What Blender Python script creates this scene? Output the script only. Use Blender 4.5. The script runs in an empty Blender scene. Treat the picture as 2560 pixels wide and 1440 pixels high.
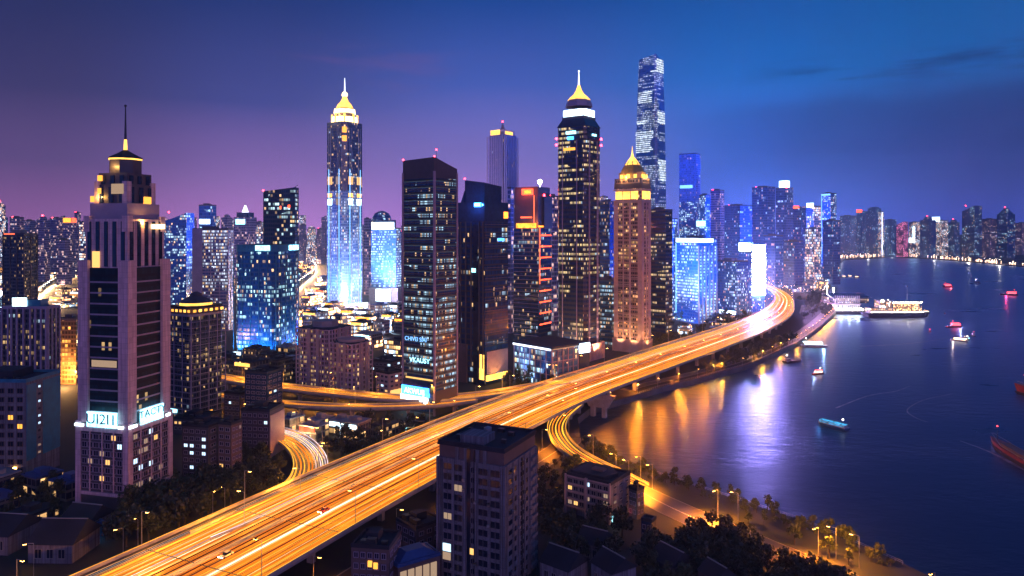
import bpy, bmesh, math, random
from mathutils import Vector, Matrix
R = math.radians
rnd = random.Random(11)
scene = bpy.context.scene
COL = scene.collection

# ------------------------------------------------------------------ camera, world, sun, exposure
F, YH, H = 1800.0, 580.0, 110.0          # focal length and horizon row in photo pixels, camera height in metres
cam_data = bpy.data.cameras.new("camera")
cam = bpy.data.objects.new("camera", cam_data)
COL.objects.link(cam)
cam.location = (0, 0, H)
cam.rotation_euler = (R(90), 0, 0)
cam_data.sensor_width = 36
cam_data.lens = F / 2560 * 36
cam_data.shift_y = -(720 - YH) / 2560
cam_data.clip_start = 1
cam_data.clip_end = 60000
scene.camera = cam
scene.render.engine = 'CYCLES'
scene.view_settings.view_transform = 'Standard'
scene.view_settings.look = 'None'
scene.view_settings.exposure = 0
scene.view_settings.gamma = 1
scene.cycles.use_denoising = True
scene.cycles.max_bounces = 5
scene.cycles.diffuse_bounces = 2
scene.cycles.glossy_bounces = 3
scene.cycles.transmission_bounces = 2
scene.cycles.volume_bounces = 0
scene.cycles.caustics_reflective = False
scene.cycles.caustics_refractive = False
scene.cycles.sample_clamp_indirect = 6

def lin(c):
    return tuple(((v / 255) / 12.92 if v / 255 <= 0.04045 else ((v / 255 + 0.055) / 1.055) ** 2.4) for v in c[:3]) + (1,)

class Nodes:
    """small helper that writes node expressions"""
    def __init__(self, tree):
        self.t = tree
    def new(self, kind, **kw):
        n = self.t.nodes.new(kind)
        for k, v in kw.items():
            setattr(n, k, v)
        return n
    def put(self, sock, v):
        if v is None:
            return
        if isinstance(v, bpy.types.NodeSocket):
            self.t.links.new(v, sock)
        else:
            sock.default_value = v
    def m(self, op, a, b=None, c=None, clamp=False):
        n = self.new('ShaderNodeMath', operation=op, use_clamp=clamp)
        for s, v in zip(n.inputs, (a, b, c)):
            self.put(s, v)
        return n.outputs[0]
    def mix(self, f, a, b):
        n = self.new('ShaderNodeMix', data_type='RGBA')
        self.put(n.inputs[0], f); self.put(n.inputs[6], a); self.put(n.inputs[7], b)
        return n.outputs[2]
    def sep(self, v):
        n = self.new('ShaderNodeSeparateXYZ'); self.put(n.inputs[0], v)
        return n.outputs
    def comb(self, x, y, z):
        n = self.new('ShaderNodeCombineXYZ')
        for s, v in zip(n.inputs, (x, y, z)):
            self.put(s, v)
        return n.outputs[0]
    def white(self, vec):
        n = self.new('ShaderNodeTexWhiteNoise', noise_dimensions='3D'); self.put(n.inputs['Vector'], vec)
        return n.outputs['Value'], n.outputs['Color']
    def noise(self, vec, scale, detail=2.0, rough=.5):
        n = self.new('ShaderNodeTexNoise'); self.put(n.inputs['Vector'], vec)
        n.inputs['Scale'].default_value = scale; n.inputs['Detail'].default_value = detail
        n.inputs['Roughness'].default_value = rough
        return n.outputs['Fac']
    def rng(self, v, a, b, c=0.0, d=1.0, kind='LINEAR'):
        n = self.new('ShaderNodeMapRange', interpolation_type=kind)
        for s, q in zip(n.inputs, (v, a, b, c, d)):
            self.put(s, q)
        return n.outputs[0]
    def ramp(self, f, stops):
        n = self.new('ShaderNodeValToRGB'); self.put(n.inputs[0], f)
        e = n.color_ramp.elements
        while len(e) < len(stops):
            e.new(0.5)
        for q, (p, c) in zip(e, stops):
            q.position = p; q.color = c
        return n.outputs[0]

world = bpy.data.worlds.new("World")
scene.world = world
world.use_nodes = True
wt = world.node_tree
wt.nodes.clear()
W = Nodes(wt)
wdir = W.sep(W.new('ShaderNodeTexCoord').outputs['Generated'])
elev = W.m('MULTIPLY', W.m('MAXIMUM', wdir[2], 0.0), 3.0, clamp=True)
azim = W.m('ARCTAN2', wdir[0], wdir[1])
# dusk colours (sRGB) by elevation, for five compass directions
SKY = [
    [(0, (172, 110, 180)), (.25, (110, 82, 138)), (.5, (62, 56, 106)), (.92, (14, 36, 88)), (1, (12, 34, 84))],
    [(0, (208, 138, 222)), (.2, (160, 118, 194)), (.5, (68, 74, 146)), (.92, (14, 46, 110)), (1, (12, 40, 100))],
    [(0, (196, 140, 236)), (.3, (140, 124, 208)), (.6, (68, 94, 182)), (.92, (10, 66, 144)), (1, (8, 56, 130))],
    [(0, (92, 126, 246)), (.3, (72, 122, 224)), (.6, (22, 104, 188)), (.92, (6, 80, 156)), (1, (4, 70, 144))],
    [(0, (74, 90, 200)), (.2, (66, 82, 164)), (.42, (44, 74, 142)), (.6, (16, 92, 166)), (.92, (3, 84, 154)), (1, (3, 72, 138))],
]
AZ = [-.58, -.33, -.02, .32, .6]
skyc = W.ramp(elev, [(p, lin(c)) for p, c in SKY[0]])
for i in range(1, 5):
    skyc = W.mix(W.rng(azim, AZ[i - 1], AZ[i], kind='SMOOTHSTEP'), skyc, W.ramp(elev, [(p, lin(c)) for p, c in SKY[i]]))
# thin dusk clouds: long streaks low on the right, a pale pink one on the left
cn = W.noise(W.comb(W.m('MULTIPLY', azim, 2.2), W.m('MULTIPLY', wdir[2], 9.0), 0.37), 1.0, 5.0, .55)
edge = W.m('ADD', wdir[2], W.m('MULTIPLY', W.m('SUBTRACT', cn, .5), .09))
bank = W.m('MULTIPLY', W.rng(edge, .185, .155, kind='SMOOTHSTEP'), W.m('MULTIPLY', W.rng(edge, .03, .11), W.rng(azim, .14, .4, kind='SMOOTHSTEP')))
skyc = W.mix(W.m('MULTIPLY', bank, .5), skyc, lin((26, 44, 104)))
cn3 = W.noise(W.comb(W.m('MULTIPLY', azim, 4.0), W.m('MULTIPLY', wdir[2], 34.0), 1.9), 1.0, 5.0, .55)
wisp = W.m('MULTIPLY', W.rng(cn3, .50, .64, kind='SMOOTHSTEP'), W.m('MULTIPLY', W.rng(azim, .3, .44), W.m('MULTIPLY', W.rng(wdir[2], .17, .195), W.rng(wdir[2], .225, .205))))
skyc = W.mix(W.m('MULTIPLY', wisp, .75), skyc, lin((14, 42, 98)))
cv2 = W.comb(W.m('MULTIPLY', azim, 2.4), W.m('MULTIPLY', wdir[2], 14.0), 3.1)
cn2 = W.noise(cv2, 1.0, 4.0, .6)
pink = W.m('MULTIPLY', W.rng(cn2, .53, .72, kind='SMOOTHSTEP'), W.m('MULTIPLY', W.rng(azim, .25, -.15), W.m('MULTIPLY', W.rng(wdir[2], .1, .16), W.rng(wdir[2], .27, .22))))
skyc = W.mix(W.m('MULTIPLY', pink, .35), skyc, lin((128, 84, 140)))
# the west, behind the camera, still holds the bright violet blue afterglow
back = W.m('MULTIPLY', W.rng(wdir[1], .25, -.6, kind='SMOOTHSTEP'), W.rng(wdir[2], .95, .1))
skyc = W.mix(back, skyc, (.015, .12, .62, 1))
bg1 = W.new('ShaderNodeBackground'); W.put(bg1.inputs[0], skyc); bg1.inputs[1].default_value = 1.0
nishita = W.new('ShaderNodeTexSky', sky_type='NISHITA', sun_disc=False)
nishita.sun_elevation = R(1.0); nishita.sun_rotation = R(200)
bg2 = W.new('ShaderNodeBackground'); W.put(bg2.inputs[0], nishita.outputs[0]); bg2.inputs[1].default_value = .004
adds = W.new('ShaderNodeAddShader'); W.put(adds.inputs[0], bg1.outputs[0]); W.put(adds.inputs[1], bg2.outputs[0])
wo = W.new('ShaderNodeOutputWorld'); W.put(wo.inputs[0], adds.outputs[0])

# the last pink afterglow, low behind the camera and to the left
sun_data = bpy.data.lights.new("afterglow_sun", 'SUN')
sun_data.energy = .34; sun_data.angle = R(25); sun_data.color = (1, .46, .66)
sun = bpy.data.objects.new("afterglow_sun", sun_data)
COL.objects.link(sun)
sun.rotation_euler = Vector((-.25, .93, -.22)).to_track_quat('-Z', 'Y').to_euler()

# ------------------------------------------------------------------ helpers
def gp(x, y, z=0.0):
    D = F * (H - z) / (y - YH)
    return ((x - 1280) * D / F, D)
def Dof(y, z=0.0): return F * (H - z) / (y - YH)
def zof(y, D): return H - (y - YH) * D / F
def xof(x, D): return (x - 1280) * D / F

class MB:
    """collects boxes, prisms, tubes; build() links them as one mesh object"""
    def __init__(self):
        self.v = []; self.f = []; self.mi = []
    def face(self, pts, m=0):
        n = len(self.v); self.v += [tuple(p) for p in pts]
        self.f.append(tuple(range(n, n + len(pts)))); self.mi.append(m)
        return self
    def box(self, x0, y0, z0, x1, y1, z1, m=0):
        if x0 > x1: x0, x1 = x1, x0
        if y0 > y1: y0, y1 = y1, y0
        if z0 > z1: z0, z1 = z1, z0
        return self.prism([(x0, y0), (x1, y0), (x1, y1), (x0, y1)], z0, z1, m=m)
    def prism(self, poly, z0, z1, top=None, m=0, mtop=None, tz=None):
        top = top or poly
        if sum(a[0] * b[1] - b[0] * a[1] for a, b in zip(poly, poly[1:] + poly[:1])) < 0:
            poly = poly[::-1]; top = top[::-1]; tz = tz[::-1] if tz else None
        n = len(self.v); k = len(poly)
        self.v += [(p[0], p[1], z0) for p in poly]
        self.v += [(p[0], p[1], (tz[i] if tz else z1)) for i, p in enumerate(top)]
        self.f.append(tuple(range(n + k - 1, n - 1, -1))); self.mi.append(m)
        self.f.append(tuple(range(n + k, n + 2 * k))); self.mi.append(m if mtop is None else mtop)
        for i in range(k):
            j = (i + 1) % k
            self.f.append((n + i, n + j, n + k + j, n + k + i)); self.mi.append(m)
        return self
    def tube(self, p0, p1, r0, r1=None, n=6, m=0):
        r1 = r0 if r1 is None else r1
        p0 = Vector(p0); p1 = Vector(p1); d = (p1 - p0).normalized()
        a = d.orthogonal().normalized(); b = d.cross(a)
        s = len(self.v)
        for p, r in ((p0, r0), (p1, r1)):
            for i in range(n):
                t = 2 * math.pi * i / n
                self.v.append(tuple(p + a * (r * math.cos(t)) + b * (r * math.sin(t))))
        self.f.append(tuple(range(s + n - 1, s - 1, -1))); self.mi.append(m)
        self.f.append(tuple(range(s + n, s + 2 * n))); self.mi.append(m)
        for i in range(n):
            j = (i + 1) % n
            self.f.append((s + i, s + j, s + n + j, s + n + i)); self.mi.append(m)
        return self
    def lathe(self, prof, n=16, cx=0, cy=0, m=0, rot=0.0, sx=1.0, sy=1.0):
        s = len(self.v)
        for r, z in prof:
            for i in range(n):
                t = rot + 2 * math.pi * i / n
                self.v.append((cx + sx * r * math.cos(t), cy + sy * r * math.sin(t), z))
        for k in range(len(prof) - 1):
            for i in range(n):
                j = (i + 1) % n
                self.f.append((s + k * n + i, s + k * n + j, s + (k + 1) * n + j, s + (k + 1) * n + i)); self.mi.append(m)
        self.f.append(tuple(range(s + n - 1, s - 1, -1))); self.mi.append(m)
        e = s + (len(prof) - 1) * n
        self.f.append(tuple(range(e, e + n))); self.mi.append(m)
        return self
    def ball(self, c, r, m=0, n=8):
        prof = [(max(.01, r * math.sin(math.pi * i / n)), c[2] - r * math.cos(math.pi * i / n)) for i in range(n + 1)]
        return self.lathe(prof, n + 2, c[0], c[1], m)
    def mesh(self, name, mats):
        me = bpy.data.meshes.new(name)
        me.from_pydata(self.v, [], self.f)
        for q in (mats if isinstance(mats, (list, tuple)) else [mats]):
            me.materials.append(q)
        if any(self.mi):
            me.polygons.foreach_set('material_index', self.mi)
        me.update()
        return me
    def build(self, name, mats, parent=None, loc=None, smooth=False):
        me = self.mesh(name, mats)
        if smooth:
            me.polygons.foreach_set('use_smooth', [True] * len(me.polygons))
        return link(name, me, parent, loc)

def link(name, data, parent=None, loc=None):
    o = bpy.data.objects.new(name, data)
    COL.objects.link(o)
    if parent: o.parent = parent
    if loc: o.location = loc
    return o
def tag(o, label=None, cat=None, group=None, kind=None):
    if label: o['label'] = label
    if cat: o['category'] = cat
    if group: o['group'] = group
    if kind: o['kind'] = kind
    return o
def thing(name, label, cat, loc=(0, 0, 0), rz=0.0, group=None):
    o = bpy.data.objects.new(name, None)
    COL.objects.link(o)
    o.location = loc; o.rotation_euler = (0, 0, rz)
    return tag(o, label, cat, group)
def copy_tree(o, parent=None):
    kids = list(o.children)
    c = o.copy(); COL.objects.link(c)
    if parent: c.parent = parent
    for k in kids:
        copy_tree(k, c)
    return c
def lamp(name, kind, power, color, parent, loc, rot=None, radius=.3, angle=150, blend=.6, size=None):
    key = (name, kind, power, color, radius, angle, size)
    d = lamp.cache.get(key)
    if d is None:
        d = bpy.data.lights.new(name, kind)
        d.energy = power; d.color = color
        if kind == 'SPOT':
            d.spot_size = R(angle); d.spot_blend = blend; d.shadow_soft_size = radius
        elif kind == 'POINT':
            d.shadow_soft_size = radius
        elif kind == 'AREA':
            d.shape = 'RECTANGLE'; d.size, d.size_y = size
        lamp.cache[key] = d
    o = bpy.data.objects.new(name, d)
    COL.objects.link(o)
    o.parent = parent; o.location = loc
    if rot: o.rotation_euler = rot
    return o
lamp.cache = {}

# ------------------------------------------------------------------ materials
def material(name):
    m = bpy.data.materials.new(name)
    m.use_nodes = True
    m.node_tree.nodes.clear()
    N = Nodes(m.node_tree)
    out = N.new('ShaderNodeOutputMaterial')
    return m, N, out
def principled(N, out):
    p = N.new('ShaderNodeBsdfPrincipled')
    N.put(out.inputs[0], p.outputs[0])
    return p
def plain(name, col, rough=.6, metal=0.0, var=.25, scale=.4, bump=0.0):
    m, N, out = material(name)
    p = principled(N, out)
    tc = N.new('ShaderNodeTexCoord')
    n = N.noise(tc.outputs['Object'], scale, 5.0, .6)
    c1 = tuple(v * (1 - var) for v in col[:3]) + (1,)
    c2 = tuple(min(1, v * (1 + var)) for v in col[:3]) + (1,)
    N.put(p.inputs['Base Color'], N.mix(N.rng(n, .3, .7), c1, c2))
    N.put(p.inputs['Roughness'], N.rng(n, .2, .8, max(0, rough - .12), min(1, rough + .12)))
    p.inputs['Metallic'].default_value = metal
    if bump:
        b = N.new('ShaderNodeBump'); b.inputs['Strength'].default_value = bump; b.inputs['Distance'].default_value = .05
        N.put(b.inputs['Height'], N.noise(tc.outputs['Object'], scale * 6, 3.0)); N.put(p.inputs['Normal'], b.outputs[0])
    return m
def glow(name, col, e, sample=True):
    m, N, out = material(name)
    em = N.new('ShaderNodeEmission')
    em.inputs[0].default_value = tuple(col[:3]) + (1,); em.inputs[1].default_value = e
    N.put(out.inputs[0], em.outputs[0])
    m.cycles.emission_sampling = 'AUTO' if sample else 'NONE'
    return m
def glow_panel(name, col, e, scale=.3, lo=.35, sample=True):
    """a lit screen or light box: brightness varies in blocks like tubes behind a translucent sheet"""
    m, N, out = material(name)
    tc = N.new('ShaderNodeTexCoord')
    n = N.noise(tc.outputs['Object'], scale, 3.0, .6)
    em = N.new('ShaderNodeEmission')
    em.inputs[0].default_value = tuple(col[:3]) + (1,)
    N.put(em.inputs[1], N.rng(n, .35, .65, e * lo, e))
    N.put(out.inputs[0], em.outputs[0])
    m.cycles.emission_sampling = 'AUTO' if sample else 'NONE'
    return m
def facade(name, wu=3.0, hz=3.7, lit=.2, row=.06, E=2.0, warm=.3, glass=(.012, .03, .075), frame=(.03, .035, .05),
           fu=.1, fz=.3, wcol=(1, .62, .25), ccol=(.55, .8, 1), rough=.14, cs=1.0, block=5.0, zfade=None, floor_glow=0.0, spec=.5):
    """curtain wall: one cell per window, glass and frames, some rooms lit"""
    m, N, out = material(name)
    p = principled(N, out)
    tc = N.new('ShaderNodeTexCoord')
    o = N.sep(tc.outputs['Object']); nn = N.sep(tc.outputs['Normal'])
    isx = N.m('GREATER_THAN', N.m('ABSOLUTE', nn[0]), N.m('ABSOLUTE', nn[1]))
    wall = N.m('LESS_THAN', N.m('ABSOLUTE', nn[2]), .6)
    u = N.m('ADD', N.m('MULTIPLY', isx, o[1]), N.m('MULTIPLY', N.m('SUBTRACT', 1.0, isx), o[0]))
    us = N.m('DIVIDE', N.m('ADD', u, 400.0), wu); zs = N.m('DIVIDE', o[2], hz)
    iu = N.m('FLOOR', us); iz = N.m('FLOOR', zs)
    fru = N.m('FRACT', us); frz = N.m('FRACT', zs)
    seed = N.m('MULTIPLY', N.new('ShaderNodeObjectInfo').outputs['Random'], 97.0)
    seed = N.m('FLOOR', N.m('ADD', seed, N.m('MULTIPLY', isx, 311.0)))
    pane = N.m('MULTIPLY', N.m('GREATER_THAN', fru, fu), N.m('MULTIPLY', N.m('LESS_THAN', fru, 1 - fu * .5), N.m('GREATER_THAN', frz, fz)))
    pane = N.m('MULTIPLY', pane, wall)
    v1, c1 = N.white(N.comb(iu, iz, seed))
    v2, c2 = N.white(N.comb(N.m('FLOOR', N.m('DIVIDE', iu, block)), iz, N.m('ADD', seed, 7.0)))
    cl = N.noise(N.comb(N.m('MULTIPLY', u, .02 * cs), N.m('MULTIPLY', o[2], .035 * cs), seed), 1.0, 2.0)
    clf = N.rng(cl, .38, .62, .15, 1.9)
    if zfade:
        clf = N.m('MULTIPLY', clf, N.rng(o[2], zfade[0], zfade[1], 1.0, zfade[2]))
    on1 = N.m('LESS_THAN', v1, N.m('MULTIPLY', clf, lit))
    on2 = N.m('MULTIPLY', N.m('LESS_THAN', v2, N.m('MULTIPLY', clf, row)), N.m('LESS_THAN', v1, .82))
    on = N.m('MAXIMUM', on1, on2)
    cs_ = N.sep(c1)
    tint = N.mix(N.m('LESS_THAN', cs_[0], warm), tuple(ccol) + (1,), tuple(wcol) + (1,))
    br = N.m('MULTIPLY', N.rng(N.m('POWER', cs_[1], 2.0), 0, 1, .18, 1.25), N.rng(frz, fz, 1.0, .65, 1.15))
    st = N.m('MULTIPLY', N.m('MULTIPLY', on, pane), N.m('MULTIPLY', br, E))
    if floor_glow:
        st = N.m('ADD', st, N.m('MULTIPLY', N.m('MULTIPLY', N.m('LESS_THAN', frz, .18), wall), floor_glow))
    N.put(p.inputs['Base Color'], N.mix(pane, tuple(frame) + (1,), N.mix(cs_[2], tuple(v * .6 for v in glass) + (1,), tuple(v * 1.35 for v in glass) + (1,))))
    N.put(p.inputs['Roughness'], N.rng(pane, 0, 1, .55, rough))
    p.inputs['Specular IOR Level'].default_value = spec
    N.put(p.inputs['Emission Color'], tint)
    N.put(p.inputs['Emission Strength'], st)
    # every pane sits at a slightly different tilt, so reflections break up from pane to pane
    geo = N.new('ShaderNodeNewGeometry')
    jit = N.new('ShaderNodeVectorMath', operation='MULTIPLY_ADD')
    N.put(jit.inputs[0], c1); jit.inputs[1].default_value = (.035, .035, .02); N.put(jit.inputs[2], geo.outputs['Normal'])
    nv = N.new('ShaderNodeVectorMath', operation='NORMALIZE'); N.put(nv.inputs[0], jit.outputs[0])
    N.put(p.inputs['Normal'], nv.outputs[0])
    m.cycles.emission_sampling = 'NONE'
    return m

M = {}
def cladding(name, col, pu, pz, rough=.55, streak=.3):
    m, N, out = material(name)
    p = principled(N, out)
    tc = N.new('ShaderNodeTexCoord'); o = N.sep(tc.outputs['Object']); nn = N.sep(tc.outputs['Normal'])
    isx = N.m('GREATER_THAN', N.m('ABSOLUTE', nn[0]), N.m('ABSOLUTE', nn[1]))
    u = N.m('ADD', N.m('MULTIPLY', isx, o[1]), N.m('MULTIPLY', N.m('SUBTRACT', 1.0, isx), o[0]))
    us, zs = N.m('DIVIDE', N.m('ADD', u, 400.0), pu), N.m('DIVIDE', o[2], pz)
    joint = N.m('MAXIMUM', N.m('LESS_THAN', N.m('FRACT', us), .05), N.m('LESS_THAN', N.m('FRACT', zs), .04))
    v, cc = N.white(N.comb(N.m('FLOOR', us), N.m('FLOOR', zs), isx))
    st = N.noise(N.comb(N.m('MULTIPLY', u, 1.1), N.m('MULTIPLY', o[2], .05), isx), 1.0, 4.0, .6)
    br = N.m('MULTIPLY', N.rng(v, 0, 1, .88, 1.1), N.rng(st, .35, .65, 1 - streak, 1.1))
    br = N.m('MULTIPLY', br, N.rng(joint, 0, 1, 1.0, .55))
    mx = N.new('ShaderNodeMix', data_type='RGBA', blend_type='MULTIPLY')
    mx.inputs[0].default_value = 1
    mx.inputs[6].default_value = tuple(col) + (1,); N.put(mx.inputs[7], N.comb(br, br, br))
    N.put(p.inputs['Base Color'], mx.outputs[2]); p.inputs['Roughness'].default_value = rough
    return m
M['stone_pink'] = cladding('pink_granite_cladding', (.62, .42, .47), 1.8, 2.1)
M['stone_dark'] = plain('dark_granite_cladding', (.06, .05, .065), .5, var=.2, scale=.3)
M['stone_tan'] = plain('tan_stone_cladding', (.44, .31, .29), .55, var=.15, scale=.2)
M['stone_violet'] = plain('grey_stone_cladding', (.3, .24, .32), .5, var=.15, scale=.2)
M['render_grey'] = cladding('grey_plaster', (.2, .185, .215), 5.0, 3.12, .75, .55)
M['render_brown'] = plain('brown_plaster', (.12, .075, .07), .75, var=.3, scale=.15, bump=.3)
M['concrete'] = plain('concrete', (.26, .24, .24), .8, var=.25, scale=.12, bump=.3)
M['roof_dark'] = plain('dark_roof_felt', (.016, .018, .028), .85, var=.5, scale=.12, bump=.4)
M['roof_blue'] = plain('blue_sheet_roof', (.03, .07, .2), .45, var=.3, scale=.2)
M['metal_dark'] = plain('dark_metal', (.05, .052, .06), .4, .6)
M['metal_pale'] = plain('pale_metal', (.4, .4, .44), .35, .7)
M['black_glass'] = plain('black_glass', (.01, .016, .035), .1, var=.3)
M['navy_glass'] = plain('navy_glass', (.012, .03, .08), .12, var=.3)
M['teal_wall'] = plain('teal_panel_wall', (.02, .17, .26), .45, var=.3, scale=.3)
M['asphalt'] = None
M['lit_warm'] = glow('lit_window_warm', (1, .55, .16), 1.5, False)
M['lit_amber'] = glow('lit_window_amber', (1, .42, .06), 1.9, False)
M['lit_cool'] = glow('lit_window_cool', (.55, .8, 1), 2.0, False)
M['lit_dim'] = glow('lit_window_dim', (.9, .6, .4), .5, False)
M['sign_white'] = glow_panel('white_light_box', (.66, .88, 1), 6.0, .4, .5)
M['hall_white'] = glow_panel('lit_hall_front', (1, .84, .74), 1.7, .5, .0)
M['sign_cyan'] = glow_panel('cyan_light_box', (.35, .85, 1), 5.0, .4, .4)
M['sign_blue'] = glow_panel('blue_light_box', (.05, .35, 1), 7.0, .4, .6)
M['sign_red'] = glow_panel('red_light_box', (1, .08, .03), 6.0, .4, .5)
M['sign_orange'] = glow_panel('orange_light_box', (1, .3, .03), 4.5, .4, .5)
M['gold_light'] = glow_panel('gold_lamp_and_roof_glow', (1, .52, .09), 3.6, .2, .5)
M['gold_bright'] = glow_panel('bright_gold_cornice_light', (1, .72, .3), 6.0, .3, .55)
M['led_white'] = glow('white_edge_light', (.8, .85, 1), 2.6, False)
M['led_blue'] = glow('blue_edge_light', (.2, .5, 1), 2.2, False)
M['led_red'] = glow('red_edge_light', (1, .12, .05), 3.0, False)
M['aviation'] = glow('red_aviation_light', (1, .03, .05), 25.0, False)
M['sodium'] = glow('sodium_lamp_glass', (1, .45, .09), 30.0, False)
M['white_lamp'] = glow('white_lamp_glass', (1, .85, .7), 30.0, False)
M['gold_paint'] = plain('gilded_roof', (.5, .3, .08), .35, .7)
# ------------------------------------------------------------------ ground, river, quay
WATER = -4.0
def ground_material():
    m, N, out = material('city_ground')
    p = principled(N, out)
    tc = N.new('ShaderNodeTexCoord')
    n1 = N.noise(tc.outputs['Object'], .02, 6.0, .6)
    n2 = N.noise(tc.outputs['Object'], .25, 4.0, .6)
    c = N.mix(N.rng(n1, .35, .65), (.010, .010, .014, 1), (.03, .026, .026, 1))
    c = N.mix(N.rng(n2, .45, .6, 0, .6), c, (.02, .03, .018, 1))
    N.put(p.inputs['Base Color'], c); p.inputs['Roughness'].default_value = .8
    return m
M['ground'] = ground_material()
M['quay'] = plain('quay_concrete', (.12, .115, .12), .8, var=.3, scale=.1, bump=.3)
shore_px = [(2500, 1560), (2260, 1440), (2150, 1390), (2000, 1325), (1850, 1275), (1700, 1225), (1575, 1182), (1500, 1146), (1452, 1112),
            (1444, 1062), (1476, 1036), (1530, 1020), (1600, 998), (1650, 982), (1750, 957), (1862, 926), (1911, 906), (1996, 865),
            (2053, 823), (2090, 786), (2084, 762), (2068, 742), (2076, 714), (2090, 690), (2098, 661), (2110, 651), (2240, 643),
            (2330, 648), (2420, 655), (2560, 668), (2800, 688), (3400, 736)]
SHORE = [gp(x, y, WATER) for x, y in shore_px]
land_poly = SHORE + [(30000, 1400), (30000, 30000), (-30000, 30000), (-30000, -400), (170, -400)]
mb = MB().prism(land_poly, WATER - 3, 0.0, m=1, mtop=0)
land = mb.build('ground', [M['ground'], M['quay']])
tag(land, kind='structure')

def water_material():
    m, N, out = material('river_water')
    p = principled(N, out)
    tc = N.new('ShaderNodeTexCoord')
    o = tc.outputs['Object']
    mp = N.new('ShaderNodeMapping'); N.put(mp.inputs[0], o); mp.inputs['Scale'].default_value = (.55, 1.0, 1); mp.inputs['Rotation'].default_value = (0, 0, R(20))
    w1 = N.noise(mp.outputs[0], .16, 4.0, .6)
    w2 = N.noise(mp.outputs[0], .55, 3.0, .6)
    mp2 = N.new('ShaderNodeMapping'); N.put(mp2.inputs[0], o); mp2.inputs['Scale'].default_value = (.35, 1.0, 1); mp2.inputs['Rotation'].default_value = (0, 0, R(-35))
    w3 = N.noise(mp2.outputs[0], .02, 5.0, .62)
    h = N.m('ADD', N.m('MULTIPLY', w1, 1.0), N.m('MULTIPLY', w2, .3))
    b = N.new('ShaderNodeBump'); b.inputs['Distance'].default_value = .5
    N.put(b.inputs['Strength'], N.rng(w3, .38, .62, .12, .85))
    N.put(b.inputs['Height'], h); N.put(p.inputs['Normal'], b.outputs[0])
    N.put(p.inputs['Base Color'], N.mix(w3, (.001, .010, .04, 1), (.002, .02, .07, 1)))
    p.inputs['Specular IOR Level'].default_value = 0
    p.inputs['Roughness'].default_value = .6
    g = N.new('ShaderNodeBsdfGlossy'); g.inputs['Color'].default_value = (.48, .64, .9, 1)
    N.put(g.inputs['Roughness'], N.rng(w3, .3, .7, .26, .36)); N.put(g.inputs['Normal'], b.outputs[0])
    fr = N.new('ShaderNodeFresnel'); fr.inputs['IOR'].default_value = 1.333; N.put(fr.inputs['Normal'], b.outputs[0])
    ms = N.new('ShaderNodeMixShader'); N.put(ms.inputs[0], fr.outputs[0]); N.put(ms.inputs[1], p.outputs[0]); N.put(ms.inputs[2], g.outputs[0])
    N.put(out.inputs[0], ms.outputs[0])
    return m
M['water'] = water_material()
mb = MB().face([(-200, -400, WATER), (30000, -400, WATER), (30000, 6000, WATER), (-200, 6000, WATER)])
river = mb.build('river_water', M['water'])
tag(river, kind='structure')

# ------------------------------------------------------------------ roads and viaducts
def spline(pts, step=6.0):
    """Catmull-Rom through (x, y, z, width), resampled about every step metres"""
    P = [tuple(2 * a - b for a, b in zip(pts[0], pts[1]))] + list(pts) + [tuple(2 * a - b for a, b in zip(pts[-1], pts[-2]))]
    out = []
    for i in range(1, len(P) - 2):
        L = math.dist(P[i][:2], P[i + 1][:2]); k = max(2, int(L / step))
        for j in range(k):
            t = j / k
            out.append(tuple(.5 * (2 * b + (c - a) * t + (2 * a - 5 * b + 4 * c - d) * t * t + (3 * b - a - 3 * c + d) * t ** 3)
                             for a, b, c, d in zip(P[i - 1], P[i], P[i + 1], P[i + 2])))
    out.append(tuple(pts[-1]))
    return out
def frames(path):
    res = []; s = 0.0
    for i, p in enumerate(path):
        a = path[max(0, i - 1)]; b = path[min(len(path) - 1, i + 1)]
        t = Vector((b[0] - a[0], b[1] - a[1])).normalized()
        if i: s += math.dist(path[i - 1][:2], p[:2])
        res.append((Vector((p[0], p[1])), t, Vector((t.y, -t.x)), p[2], p[3], s))
    return res
def sweep(fr, section, name, mats, parent=None, mi=None, closed=True, i0=0, i1=None):
    """section: list of (fraction of half width, metres, metres up); stores how far along and across each point is"""
    fr = fr[i0:i1]
    k = len(section); verts = []; lon = []; lat = []; faces = []; fm = []
    for c, t, r, z, w, s in fr:
        for f, o, dz in section:
            off = f * w / 2 + o
            q = c + r * off
            verts.append((q.x, q.y, z + dz)); lon.append(s); lat.append(off)
    n = k if closed else k - 1
    for i in range(len(fr) - 1):
        for j in range(n):
            j2 = (j + 1) % k
            faces.append((i * k + j, i * k + j2, (i + 1) * k + j2, (i + 1) * k + j)); fm.append(mi[j] if mi else 0)
    if closed:
        faces.append(tuple(range(k - 1, -1, -1))); fm.append(0)
        e = (len(fr) - 1) * k; faces.append(tuple(range(e, e + k))); fm.append(0)
    me = bpy.data.meshes.new(name)
    me.from_pydata(verts, [], faces)
    for q in (mats if isinstance(mats, (list, tuple)) else [mats]): me.materials.append(q)
    me.polygons.foreach_set('material_index', fm)
    me.attributes.new('lon', 'FLOAT', 'POINT').data.foreach_set('value', lon)
    me.attributes.new('lat', 'FLOAT', 'POINT').data.foreach_set('value', lat)
    me.update()
    return link(name, me, parent)
def strip(fr, f, width, name, mat, parent, dz=.03, off=0.0, i0=0, i1=None):
    h = width / 2
    return sweep(fr, [(f, off + h, dz), (f, off - h, dz)], name, mat, parent, closed=False, i0=i0, i1=i1)

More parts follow.
